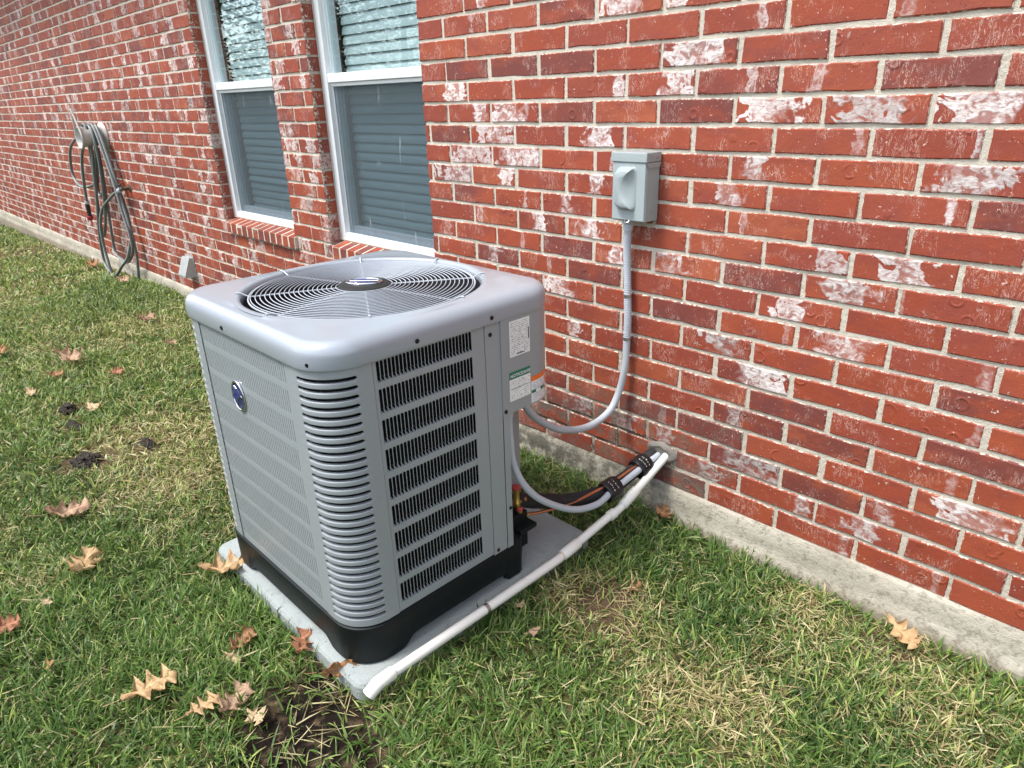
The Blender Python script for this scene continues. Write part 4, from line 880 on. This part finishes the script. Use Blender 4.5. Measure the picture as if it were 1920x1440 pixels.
# ---------------------------------------------------------------- wall vent
vt = empty('vent_hood', (-5.545, 0, .11)); tag(vt, 'small weathered metal vent hood low on the wall between hose and windows', 'vent')
vx0, vx1 = -5.62, -5.48
hd = MB(); hd.add([(vx0, -.002, .265), (vx1, -.002, .265), (vx1, -.030, .268), (vx0, -.030, .268), (vx0, -.085, .135), (vx1, -.085, .135), (vx1, -.002, .120), (vx0, -.002, .120), (vx1, -.082, .120), (vx0, -.082, .120)],
       [(0, 1, 2, 3), (3, 2, 5, 4), (1, 6, 8, 5, 2), (0, 3, 4, 9, 7), (4, 5, 8, 9)]); fix_normals(hd.build('hood', M['galv'], vt, solid=.002))
fg = MB(); fg.box(vx0 - .012, vx1 + .014, -.004, -.0005, .098, .280); fg.build('wall_flange', M['galv'], vt); fp = MB(); fp.add([(vx0 + .01, -.07, .125), (vx1 - .01, -.07, .125), (vx1 - .01, -.012, .235), (vx0 + .01, -.012, .235)], [(0, 1, 2, 3)]); fp.build('flap', M['dark'], vt, solid=.002)

# ---------------------------------------------------------------- hose hanger, hose, faucet
HX, HZ = -6.97, 1.125
hg = empty('hose_hanger', (HX, 0, HZ)); tag(hg, 'pale cast hose hanger with pointed rim fixed to the wall', 'hose hanger')
mb = MB(); n = 28; rs = []
for r, y in ((.115, -.001), (.112, -.012), (.078, -.030), (.074, -.10), (.080, -.165), (.086, -.19), (.080, -.192), (.070, -.165), (.064, -.06)): rs.append([(HX + r * math.cos(2 * math.pi * i / n), y, HZ + r * math.sin(2 * math.pi * i / n)) for i in range(n)])
mb.rings(rs, True, True, True); fix_normals(mb.build('horn', M['casting'], hg, smooth=True, angle=50))
mb = MB(); lp = [(HX + .09 * math.sin(a) * (1 if abs(a) < 2.2 else 1), -.192, HZ - .09 * math.cos(a)) for a in np.linspace(-2.25, 2.25, 22)]
tip = (HX - .015, -.200, HZ + .225); pts = [tip] + lp + [tip]
mb.tube(pts, .0085, 8); mb.build('pointed_rim', M['casting'], hg, smooth=True, angle=60)
gh = empty('garden_hose', (-7.0, -.1, -.1)); tag(gh, 'grey green garden hose coiled in long loops over the wall hanger', 'hose')
def yy(pts, ys): return [(x, y, z) for (x, _, z), y in zip(pts, ys)] if hasattr(ys, '__len__') else [(x, ys, z) for x, _, z in pts]
HS = [
 yy([(-7.09, 0, 1.10), (-7.05, 0, 1.20), (-6.96, 0, 1.222), (-6.93, 0, 1.15), (-6.981, 0, 1.00), (-7.093, 0, .80), (-7.187, 0, .60), (-7.40, 0, .266), (-7.48, 0, 0), (-7.345, 0, -.083), (-7.22, 0, -.10)], [-.13, -.13, -.13, -.13, -.12, -.12, -.12, -.12, -.12, -.13, -.13]),
 yy([(-7.06, 0, 1.14), (-6.99, 0, 1.218), (-6.89, 0, 1.16), (-6.891, 0, .97), (-6.978, 0, .714), (-7.13, 0, .433), (-7.28, 0, .27), (-7.36, 0, .27), (-7.26, 0, .56), (-7.13, 0, .90), (-7.06, 0, 1.09)], -.105),
 yy([(-7.04, 0, 1.16), (-6.95, 0, 1.222), (-6.86, 0, 1.13), (-6.80, 0, .974), (-6.714, 0, .730), (-6.676, 0, .505), (-6.627, 0, .317), (-6.655, 0, .180), (-6.856, 0, .060), (-7.032, 0, .060), (-7.19, 0, .12), (-7.12, 0, .40), (-6.99, 0, .80), (-6.94, 0, 1.03)], -.080),
 yy([(-7.02, 0, 1.16), (-6.92, 0, 1.212), (-6.83, 0, 1.09), (-6.74, 0, .829), (-6.689, 0, .606), (-6.641, 0, .406), (-6.630, 0, .25), (-6.652, 0, .115), (-6.713, 0, -.03), (-6.76, 0, -.11)], -.060),
 yy([(-6.70, 0, .690), (-6.82, 0, .66), (-6.95, 0, .60), (-7.11, 0, .506), (-7.21, 0, .358), (-7.25, 0, .172), (-7.22, 0, .007), (-7.18, 0, -.10), (-7.02, 0, -.06), (-6.88, 0, .02), (-6.72, 0, .148), (-6.66, 0, .40), (-6.74, 0, .72), (-6.85, 0, 1.05), (-6.92, 0, 1.19)], [-.06, -.07, -.09, -.12, -.14, -.145, -.15, -.15, -.15, -.14, -.10, -.05, -.05, -.05, -.06]),
 yy([(-7.08, 0, 1.11), (-7.35, 0, 1.12), (-7.70, 0, 1.02), (-7.86, 0, .86), (-7.86, 0, .735), (-7.70, 0, .672), (-7.46, 0, .68), (-7.22, 0, .74), (-7.06, 0, .95)], [-.10, -.10, -.10, -.10, -.10, -.10, -.10, -.09, -.08]),
 yy([(-7.06, 0, 1.07), (-7.20, 0, .98), (-7.30, 0, .87), (-7.40, 0, .684), (-7.44, 0, .560)], -.145),
 yy([(-7.05, 0, 1.05), (-7.18, 0, .827), (-7.30, 0, .662), (-7.25, 0, .609), (-7.116, 0, .705), (-7.02, 0, .98)], -.065)]
for h_ in HS:
    mb = MB(); mb.tube(spline(h_, 9), .0128, 8); mb.build('hose_loop', M['hose'], gh, smooth=True, angle=60)
    mb = MB(); off_ = Vector((.0035, -.0090, .0035)); mb.tube([p + off_ for p in spline(h_, 6)], .0050, 5); mb.build('pale_stripe', M['hosestripe'], gh, smooth=True, angle=60)
nz = MB(); nz.lathe((-7.44, -.145, .560), [(.016, 0), (.019, .01), (.019, .028), (.016, .03)], (-.22, 0, -1), 12); nz.build('hose_coupling', M['hosestripe'], gh, smooth=True, angle=40)
nz = MB(); nz.lathe((-7.446, -.145, .530), [(.017, 0), (.019, .02), (.017, .10), (.021, .11)], (-.22, 0, -1), 12); nz.build('nozzle', M['nozzle'], gh, smooth=True, angle=40)
nz = MB(); nz.lathe((-7.470, -.145, .424), [(.022, 0), (.027, .01), (.027, .03), (.020, .042)], (-.22, 0, -1), 12); nz.build('nozzle_ring', M['nozred'], gh, smooth=True, angle=40)
cpl = MB(); cpl.lathe((-6.66, -.058, .700), [(.019, 0), (.021, .008), (.021, .035), (.016, .04)], (-.8, -.2, -.25), 12); cpl.build('hose_coupling', M['pvcgrey'], gh, smooth=True, angle=40)
fc = empty('outdoor_faucet', (-6.60, 0, .71)); tag(fc, 'small dark outdoor tap on the wall behind the coiled hose', 'faucet')
mb = MB(); mb.cyl((-6.60, .01, .712), (-6.60, -.050, .712), .015, 12); mb.cyl((-6.60, -.046, .716), (-6.655, -.058, .700), .014, 12); mb.lathe((-6.60, 0, .712), [(.034, -.001), (.034, .004), (.02, .008)], (0, -1, 0), 16); mb.build('tap_body', M['bark'], fc, smooth=True, angle=40)
mb = MB(); mb.cyl((-6.60, -.046, .712), (-6.62, -.068, .745), .006, 8)
for kk in range(4): a = kk * math.pi / 2; mb.cyl((-6.62, -.068, .745), (-6.62 + .03 * math.cos(a), -.068 + .02 * math.sin(a), .745 + .01 * math.sin(a)), .005, 6)
mb.build('tap_handle', M['nozzle'], fc, smooth=True)

# ---------------------------------------------------------------- soil clods
def clod(x, y, rx, ry, h, label):
    """a crumbled heap: many small angular crumbs piled over a low core"""
    import bmesh
    rn = random.Random(int(x * 1000)); bm = bmesh.new(); z0 = float(zg(x, y))
    for i in range(90):
        a = rn.uniform(0, 6.283); q = rn.random() ** .7; cx, cy = x + rx * q * math.cos(a), y + ry * q * math.sin(a)
        top = h * max(0, 1 - q * q) * rn.uniform(.45, 1.0); r = rn.uniform(.006, .017) * (1.25 - .5 * q)
        g = bmesh.ops.create_icosphere(bm, subdivisions=1, radius=r, matrix=Matrix.Translation((cx, cy, z0 + top + .008)) @ Matrix.Rotation(rn.uniform(0, 3), 4, 'X') @ Matrix.Diagonal((1, rn.uniform(.6, 1), rn.uniform(.5, .9), 1)))
        for v in g['verts']: v.co += Vector((rn.uniform(-1, 1), rn.uniform(-1, 1), rn.uniform(-1, 1))) * r * .28
    for j in range(40):
        a = rn.uniform(0, 6.283); q = rn.uniform(.5, 1.0); r = rn.uniform(.003, .008)
        cx, cy = x + rx * q * math.cos(a), y + ry * q * math.sin(a)
        bmesh.ops.create_icosphere(bm, subdivisions=1, radius=r, matrix=Matrix.Translation((cx, cy, z0 + .012)))
    me = bpy.data.meshes.new('soil_clod'); bm.to_mesh(me); bm.free(); o = link_mesh('soil_clod', me, M['clod']); tag(o, label, 'soil', 'dark soil clods in the lawn')
clod(-3.96, -1.31, .055, .036, .030, 'dark soil clod beside a pale leaf scrap, far left of the unit')
clod(-3.72, -1.345, .075, .022, .018, 'thin dark soil streak just below the clod with the leaf scrap')
clod(-3.272, -1.407, .080, .055, .026, 'round dark soil heap, nearest clod to the camera at left')
clod(-3.247, -1.160, .060, .020, .016, 'low dark soil streak in straw grass left of the unit')

# ---------------------------------------------------------------- fallen oak leaves
LM = [make_leaf('leaf_tan', (.57, .39, .215), (.42, .26, .125)), make_leaf('leaf_brown', (.40, .225, .115), (.26, .125, .055)), make_leaf('leaf_red', (.43, .205, .12), (.29, .12, .065)), make_leaf('leaf_pale', (.56, .43, .27), (.42, .30, .17)), make_leaf('leaf_pink', (.50, .34, .23), (.36, .22, .14))]
def oak_leaf(x, y, size, rot, mat, curl, roll, label, lift=.022, tilt=(0, 0), lobes=3.5, z=None):
    size *= .92; lift -= .006; roll *= .8
    n = 34; q = 3; v = []; f = []; uv = []
    ph = random.uniform(-.25, .25); depth = random.uniform(.66, .78); fat = random.uniform(.52, .64)
    lob = []
    for i in range(n + 1):
        t = i / n; env = math.sin(math.pi * min(1, t * .93 + .05)) ** .62 * (0.55 + .60 * t if t < .72 else .98 - 1.1 * (t - .72))
        pair = []
        for sd in (-1, 1):
            c = math.cos(2 * math.pi * (lobes * t + ph + .10 * sd)); lobe = 1 - depth * (.5 - .5 * c) ** .8
            spike = 1 + .22 * max(0, c) ** 8
            pair.append(max(.012, fat * env * lobe * spike + random.uniform(-.008, .008)))
        lob.append(pair)
    for i in range(n + 1):
        t = i / n
        for j in range(-q, q + 1):
            sd = 0 if j < 0 else 1; wj = j / q; s = wj * lob[i][sd] * size
            sweep = abs(wj) * .13 * size     # lobes point forward
            u = (t - .5) * size + sweep
            ca = curl * (s / size) * 1.7; zz = abs(s) * math.sin(abs(ca)) * .55 + roll * size * (2 * (t - .5)) ** 2 * .5 + .006 * math.sin(t * 11 + wj * 5) * (size / .1)
            v.append((u, s * math.cos(ca), zz)); uv.append((t, wj * .5))
    w_ = 2 * q + 1
    for i in range(n):
        for j in range(w_ - 1): f.append((i * w_ + j, i * w_ + j + 1, (i + 1) * w_ + j + 1, (i + 1) * w_ + j))
    b = len(v); sl = .32 * size
    for k in range(5):
        t = k / 4; c = (-.5 * size - sl * t, .03 * size * t * t, .01 * size * t)
        for a in range(4): v.append((c[0], c[1] + .0011 * math.cos(a * 1.57), c[2] + .0011 * math.sin(a * 1.57) + .001)); uv.append((0, 0))
    for k in range(4):
        for a in range(4): f.append((b + k * 4 + a, b + k * 4 + (a + 1) % 4, b + (k + 1) * 4 + (a + 1) % 4, b + (k + 1) * 4 + a))
    me = bpy.data.meshes.new('oak_leaf'); me.from_pydata(v, [], f); me.polygons.foreach_set('use_smooth', [True] * len(f)); me.update()
    uvl = me.uv_layers.new(name='UVMap')
    for lp in me.loops: uvl.data[lp.index].uv = uv[lp.vertex_index]
    o = link_mesh('oak_leaf', me, LM[mat]); o.location = (x, y, (float(zg(x, y)) if z is None else z) + lift); o.rotation_euler = (tilt[0], tilt[1], rot)
    tag(o, label, 'leaf', 'fallen oak leaves'); return o
RD = math.radians
oak_leaf(-1.682, -1.681, .135, RD(88), 0, .3, .10, 'large flat tan oak leaf, lowest and leftmost of the bottom group', .046, (-.10, .05))
oak_leaf(-1.520, -1.603, .090, RD(95), 0, .3, .15, 'small tan oak leaf just right of the large flat one', .042, (0, .1))
oak_leaf(-1.472, -1.545, .120, RD(120), 4, 1.1, .55, 'big pinkish tan curled oak leaf beside the dark mulch patch', .038, (.25, .2))
oak_leaf(-1.411, -1.514, .070, RD(10), 3, .6, .3, 'pale leaf scrap touching the big curled leaf by the mulch', .026, (.1, -.1))
oak_leaf(-1.667, -1.434, .100, RD(115), 1, 1.3, .4, 'brown folded oak leaf in grass left of the reddish leaf', .036, (.3, .1))
oak_leaf(-1.640, -1.470, .058, RD(20), 3, .3, .2, 'small pale leaf half under the brown folded leaf', .030, (.1, .2))
oak_leaf(-1.525, -1.316, .100, RD(130), 2, .5, .3, 'reddish brown oak leaf lying against the front of the pad', .052, (.35, .05))
oak_leaf(-1.378, -1.300, .105, RD(75), 1, 1.6, .7, 'brown curled oak leaf propped upright at the pad corner by the drain end', .052, (1.0, .25), 2.5)
oak_leaf(-2.030, -1.325, .160, RD(75), 0, .8, .45, 'large curled tan oak leaf on the left edge of the pad', .056, (0, .12))
oak_leaf(-2.392, -1.652, .150, RD(140), 0, .9, .5, 'tan oak leaf in green grass well left of the pad', .048, (.3, .15))
oak_leaf(-2.799, -1.601, .145, RD(80), 4, 1.2, .7, 'tan crumpled oak leaf at left, level with the unit base', .052, (.35, .2))
oak_leaf(-4.690, -1.106, .190, RD(35), 4, 1.2, .8, 'curled tan leaf with dark underside in the far lawn', .065, (.45, .1))
oak_leaf(-5.215, -.508, .135, RD(100), 4, .9, .5, 'pinkish leaf in the lawn below the vent', .060, (.5, .1))
oak_leaf(-4.487, -1.243, .085, RD(70), 1, .9, .5, 'small rusty leaf just below the curled tan leaf', .050, (.5, .1))
oak_leaf(-4.264, -.982, .085, RD(40), 2, .9, .4, 'small reddish leaf in dry grass right of the curled leaf', .045, (.5, 0))
oak_leaf(-4.318, -1.397, .085, RD(10), 3, 1.0, .5, 'small pale leaf near the left edge above the soil clods', .045, (.4, .2))
oak_leaf(-4.528, -.591, .095, RD(95), 3, 1.3, .5, 'small curled leaf close to the left side of the unit', .058, (.7, .3))
oak_leaf(-6.572, -.223, .140, RD(30), 4, 1.0, .6, 'leaf in green grass right of the hose foot', .062, (.5, 0))
oak_leaf(-5.228, -1.366, .130, RD(20), 1, 1.2, .6, 'brown leaf cut by the left picture edge, upper one', .055, (.5, .1))
oak_leaf(-1.170, -.072, .100, RD(110), 1, .8, .4, 'brown leaf at the foundation below the drain hole', .050, (.4, .2))
oak_leaf(-.350, -.075, .125, RD(-35), 0, 1.2, .5, 'tan folded leaf against the foundation at lower right', .042, (.5, 0))
oak_leaf(-1.101, -.817, .040, RD(70), 4, .4, .2, 'tiny pinkish leaf standing in grass right of the drain pipe', .045, (1.0, 0), 1.0)
oak_leaf(-1.215, -.764, .045, RD(30), 3, .8, .4, 'small pale leaf scrap beside the drain pipe strap', .030, (.4, 0), 1.5)
oak_leaf(-2.235, -1.897, .090, RD(60), 2, 1.0, .5, 'brown leaf cut by the left picture edge, lower one', .048, (.6, 0))
oak_leaf(-2.268, -1.785, .042, RD(130), 3, .6, .3, 'tiny pale leaf scrap below the tan leaf at left', .048, (.5, 0), 1.5)
oak_leaf(-1.967, -1.840, .036, RD(0), 1, .6, .3, 'tiny brown leaf scrap in the dark green grass at lower left', .045, (.5, 0), 1.5)
oak_leaf(-3.870, -1.215, .105, RD(15), 3, .6, .3, 'pale leaf scrap touching the dark soil clod', .035, (.3, 0), 1.5)
oak_leaf(-7.72, -.16, .170, RD(20), 1, 1.0, .5, 'brown leaf at the wall just left of the hose foot', .060, (.5, 0))
oak_leaf(-1.02, -.44, .055, RD(80), 2, .8, .3, 'small rusty leaf in the bare soil patch right of the pad', .022, (.3, 0), 2.0)

# ---------------------------------------------------------------- grass
DRY = [(-.556, -.646, .20, .62), (-.626, -.130, .16, .8), (-.720, -.72, .12, .35), (-.568, -.324, .13, .35), (-1.037, -.552, .18, .7), (-3.765, -.924, .6, .30), (-4.95, -.68, .8, .40), (-3.117, -.776, .5, .35), (-5.5, -.86, .7, .3), (-7.7, -.61, 1.2, .4),
       (-3.31, -1.18, .3, .8), (-2.82, -1.19, .35, .5), (-.35, -.13, .13, .6), (-10, -.5, 1.6, .5), (-2.5, -1.75, .25, .25), (-1.33, -1.40, .2, .30), (-6.6, -1.2, .8, .4), (-.98, -.36, .14, .3), (-1.16, -.62, .10, .5), (-.2, -.35, .2, .35)]
def dryness(x, y):
    d = .08 - .05 * np.clip((-x - 3.5) / 3, 0, 1) + (fbm(x * 1.1, y * 1.1, 21) - .5) * .8 + (fbm(x * 5, y * 5, 31) - .5) * .9
    for cx, cy, r, a in DRY:
        q = np.hypot(x - cx, y - cy) / r; d = d + a * np.clip(1.3 - q, 0, 1)
    for cx, cy, r, a in ((-1.9, -1.75, .55, .5), (-1.0, -1.12, .35, .30), (-6.4, -.25, .8, .55), (-1.05, -.12, .25, .35), (-.9, -.30, .2, .3), (-.25, -.75, .3, .25)):
        q = np.hypot(x - cx, y - cy) / r; d = d - a * np.clip(1.3 - q, 0, 1)
    return np.clip(d, 0.02, .95)
def grass_mesh(name, N, xr, yr, lmin, lmax, wmin, wmax, seg, straw, flat, mat, clump=True, distw=None):
    x = rng.uniform(*xr, N * 2); y = rng.uniform(*yr, N * 2)
    if clump:     # pull blades into tufts
        cell = .035; cx = (np.floor(x / cell) + .5 + (vnoise(np.floor(x / cell) * 1.7, np.floor(y / cell) * 2.3, 41) - .5) * .9) * cell
        cy = (np.floor(y / cell) + .5 + (vnoise(np.floor(x / cell) * 2.9, np.floor(y / cell) * 1.3, 47) - .5) * .9) * cell
        pull = rng.uniform(0, .8, N * 2); x = x * (1 - pull) + cx * pull; y = y * (1 - pull) + cy * pull
    ang_c = np.arctan2(y - cy, x - cx) if clump else None
    dist = np.sqrt((x - CAM_C.x) ** 2 + (y - CAM_C.y) ** 2 + 1.4 ** 2)
    keep = ~((x > PX0 - .004) & (x < PX1 + .004) & (y > PY0 - .004) & (y < PY1 + .004)) & (y < -.026)
    if distw: keep &= (rng.random(N * 2) < distw(dist))
    d = dryness(x, y); sm = soilmask(x, y)
    edge = np.clip(1 - np.abs(y + .06) / .08, 0, 1)
    dens = (1 - sm * .92) * (.62 + .38 * (1 - d)) * (.70 + .5 * (fbm(x * 9, y * 9, 61) - .2)) if not straw else (.06 + 1.0 * d) * (1 - sm * .70)
    if not straw: dens = np.where(y > -.11, dens * .8, dens)
    keep &= rng.random(N * 2) < dens
    x, y, d, dist, sm = x[keep][:N], y[keep][:N], d[keep][:N], dist[keep][:N], sm[keep][:N]; n = len(x)
    z = zg(x, y) - .004
    h = rng.uniform(0, 2 * np.pi, n)
    if clump: h = np.where(rng.random(n) < .75, ang_c[keep][:N] + rng.normal(0, .6, n), h)
    ln = rng.uniform(lmin, lmax, n) * (1 - .25 * d) * (.55 + .9 * fbm(x * 4, y * 4, 77)); wd = rng.uniform(wmin, wmax, n) * np.where(rng.random(n) < .2, 1.4, 1.0)
    nearw = (y > -.10) | ((np.abs(x - PX0) < .06) | (np.abs(x - PX1) < .06)) & (y > PY0) & (y < PY1)
    ln = np.where(nearw & ~np.bool_(straw), ln * 1.0, ln)
    lean0 = rng.uniform(.15, 1.05, n) if not flat else rng.uniform(1.15, 1.52, n)
    lean1 = lean0 + (rng.uniform(.15, 1.1, n) if not flat else rng.uniform(-.25, .3, n))
    z = np.where(np.bool_(flat), z + rng.uniform(.004, .026, n) * (1 - .6 * sm), z)
    dx, dy = np.cos(h), np.sin(h); sx, sy_ = -dy, dx
    tw = rng.uniform(-.9, .9, n)
    px_, py_, pz_ = x.copy(), y.copy(), z.copy(); rows = []
    wprof = {3: (.75, 1.0, .72), 2: (.9, .85)}[seg]
    for k in range(seg + 1):
        t = k / seg
        if k:
            la = lean0 + (lean1 - lean0) * (t - .5 / seg); st = ln / seg
            px_ = px_ + dx * np.sin(la) * st; py_ = py_ + dy * np.sin(la) * st; pz_ = pz_ + np.cos(la) * st
        if k < seg:
            w2 = wd * wprof[k] * .5; vx, vy, vz = sx * np.cos(tw), sy_ * np.cos(tw), np.sin(tw)
            rows.append(np.stack([px_ - vx * w2, py_ - vy * w2, pz_ - vz * w2], 1)); rows.append(np.stack([px_ + vx * w2, py_ + vy * w2, pz_ + vz * w2], 1))
        else: rows.append(np.stack([px_, py_, pz_], 1))
    # keep every blade in front of the foundation and out of the pad
    A = np.stack(rows, 1); A[:, :, 1] = np.minimum(A[:, :, 1], -.018)
    hitp = (A[:, -1, 0] > PX0 + .05) & (A[:, -1, 0] < PX1 - .05) & (A[:, -1, 1] > PY0 + .05) & (A[:, -1, 1] < PY1 - .05); A = A[~hitp]; d = d[~hitp]; x = x[~hitp]; y = y[~hitp]; n = len(A)
    m = 2 * seg + 1; V = A.reshape(-1, 3); base = np.arange(n) * m
    quads = np.concatenate([np.stack([base + 2 * k, base + 2 * k + 1, base + 2 * k + 3, base + 2 * k + 2], 1) for k in range(seg - 1)], 0); tris = np.stack([base + 2 * seg - 2, base + 2 * seg - 1, base + 2 * seg], 1)
    me = bpy.data.meshes.new(name); nl_ = quads.size + tris.size
    me.vertices.add(len(V)); me.vertices.foreach_set('co', V.ravel().astype(np.float32)); me.loops.add(nl_); me.loops.foreach_set('vertex_index', np.concatenate([quads.ravel(), tris.ravel()]).astype(np.int32))
    npoly = len(quads) + len(tris); me.polygons.add(npoly)
    starts = np.concatenate([np.arange(len(quads)) * 4, quads.size + np.arange(len(tris)) * 3]).astype(np.int32); me.polygons.foreach_set('loop_start', starts)
    me.polygons.foreach_set('use_smooth', np.ones(npoly, bool)); me.update(calc_edges=True)
    # blade colours
    G1, G2, G3 = np.array([.044, .098, .024]), np.array([.140, .240, .050]), np.array([.37, .44, .115]); S1, S2, S3 = np.array([.66, .59, .34]), np.array([.47, .40, .19]), np.array([.24, .17, .085])
    u = rng.random(n)[:, None]; pn = fbm(x * 2.2, y * 2.2, 91)[:, None]
    grn = G1 + (G2 - G1) * np.clip(u * .8 + (pn - .4) * .9, 0, 1); yl = rng.random(n)[:, None] < (.16 + .45 * d[:, None] + .25 * np.clip((-x[:, None] - 2.5) / 3, 0, 1)); grn = np.where(yl, G2 + (G3 - G2) * rng.random(n)[:, None], grn)
    sc_ = np.where(u < .6, S1 + (S2 - S1) * rng.random(n)[:, None], S2 + (S3 - S2) * rng.random(n)[:, None])
    isd = (rng.random(n) < (.97 if straw else np.clip(d * .50 - .06, 0, .5)))[:, None]
    c = np.where(isd, sc_, grn) * rng.uniform(.8, 1.2, n)[:, None]
    cv = np.repeat(c[:, None, :], m, 1)
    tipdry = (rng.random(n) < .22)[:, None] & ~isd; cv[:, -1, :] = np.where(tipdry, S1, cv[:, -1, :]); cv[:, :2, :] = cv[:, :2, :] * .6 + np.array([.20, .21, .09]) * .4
    ca = np.concatenate([cv.reshape(-1, 3), np.ones((len(V), 1))], 1).astype(np.float32)
    at = me.color_attributes.new('Col', 'FLOAT_COLOR', 'POINT'); at.data.foreach_set('color', ca.ravel())
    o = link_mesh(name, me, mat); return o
near_w = lambda D: np.clip((3.6 - D) / .8, 0, 1); mid_w = lambda D: np.clip((D - 2.8) / .8, 0, 1) * np.clip((7.6 - D) / 1.0, .0, 1); far_w = lambda D: np.clip((D - 6.6) / 1.0, 0, 1)
tag(grass_mesh('lawn_grass', 150000, (-3.6, .9), (-2.7, -.02), .030, .076, .0028, .0060, 3, False, False, M['grass'], True, near_w), 'green lawn grass in the foreground and around the pad', 'grass', None, 'stuff')
tag(grass_mesh('dry_grass', 70000, (-3.6, .9), (-2.7, -.02), .03, .085, .0014, .0032, 2, True, True, M['grass'], False, near_w), 'straw coloured dry grass lying in the foreground lawn', 'grass', None, 'stuff')
tag(grass_mesh('lawn_grass', 150000, (-8.0, .9), (-4.2, -.02), .035, .075, .0050, .0090, 2, False, False, M['grass'], True, mid_w), 'green lawn grass left of and beyond the unit', 'grass', None, 'stuff')
tag(grass_mesh('dry_grass', 50000, (-8.0, .9), (-4.2, -.02), .03, .07, .0030, .0055, 2, True, True, M['grass'], False, mid_w), 'straw coloured dry grass in the middle of the lawn', 'grass', None, 'stuff')
tag(grass_mesh('lawn_grass', 130000, (-16, 0), (-7.0, -.02), .04, .085, .010, .016, 2, False, False, M['grass'], True, far_w), 'distant lawn grass along the wall beyond the hose', 'grass', None, 'stuff')

# ---------------------------------------------------------------- trees down the side yard (seen only mirrored in the window glass)
def tree(x, y, h, r, label, seed, nclump=330):
    rn = random.Random(seed); t = empty('oak_tree', (x, y, -.2)); tag(t, label, 'tree', 'trees across the yard')
    mb = MB(); mb.tube([(x, y, -.3), (x + .05, y, 1.0), (x - .05, y + .1, 2.2), (x + .1, y, h * .75)], [.20, .15, .12, .04], 10)
    for i in range(9):
        a = rn.uniform(0, 6.28); z = rn.uniform(1.3, h * .6); mb.tube([(x, y, z), (x + r * .4 * math.cos(a), y + r * .4 * math.sin(a), z + .5), (x + r * .85 * math.cos(a), y + r * .85 * math.sin(a), z + rn.uniform(.6, 1.4))], [.07, .045, .012], 6)
    mb.build('trunk', M['bark'], t, smooth=True)
    lf = MB()
    for c in range(nclump):
        a = rn.uniform(0, 6.28); q = rn.random() ** .45; zz = 1.1 + (h - 1.1) * rn.random(); env = math.sin(math.pi * min(1, max(.08, (zz - .6) / (h - .3)))) ** .6
        cx, cy = x + r * q * env * math.cos(a), y + r * q * env * math.sin(a)
        for l in range(48):
            p = Vector((cx + rn.gauss(0, .24), cy + rn.gauss(0, .24), zz + rn.gauss(0, .18))); u = Vector((rn.gauss(0, 1), rn.gauss(0, 1), rn.gauss(0, .6))).normalized(); v = u.orthogonal().normalized(); s = rn.uniform(.045, .085)
            lf.add([p - u * s, p + v * s * .45, p + u * s, p - v * s * .45], [(0, 1, 2, 3)])
    lf.build('crown', M['treeleaf'], t)
tree(-16.5, -7.0, 6.0, 2.6, 'leafy oak down the side yard nearest the house wall, mirrored in the panes', 3)
tree(-19.5, -12.5, 7.0, 3.2, 'broader leafy oak farther out in the yard, mirrored in the panes', 5, 230)

# ---------------------------------------------------------------- added unseen board fence behind the camera: blocks low sky, reflects in panes
fn = empty('added_fence', (-8, -4.7, -.2)); tag(fn, 'added wooden board fence behind the viewer, unseen, blocking low sky light', 'fence')
wood = simple('fence_wood', (.23, .17, .11), .85, var=.35, scale=9, bump=.5, bscale=60)
pk = None; x = -24.0
while x < 6:
    if pk is None:
        m_ = MB(); m_.add([(q, y, z) for y in (-.009, .009) for q, z in ((-.068, 0), (.068, 0), (.068, 1.76), (.048, 1.80), (-.048, 1.80), (-.068, 1.76))], [(0, 1, 2, 3, 4, 5), (11, 10, 9, 8, 7, 6), (0, 6, 7, 1), (1, 7, 8, 2), (2, 8, 9, 3), (3, 9, 10, 4), (4, 10, 11, 5), (5, 11, 6, 0)])
        pk = m_.build('picket', wood, fn); o = pk
    else: o = pk.copy(); COL.objects.link(o); o.parent = fn
    o.location = (x + 8, random.uniform(-.003, .003), random.uniform(-.01, .01)); o.rotation_euler = (0, random.uniform(-.006, .006), 0); x += .143
m_ = MB()
for z in (.1, .7, 1.35): m_.box(-24, 6, -4.76, -4.71, z, z + .09)
m_.build('rail', wood, fn)
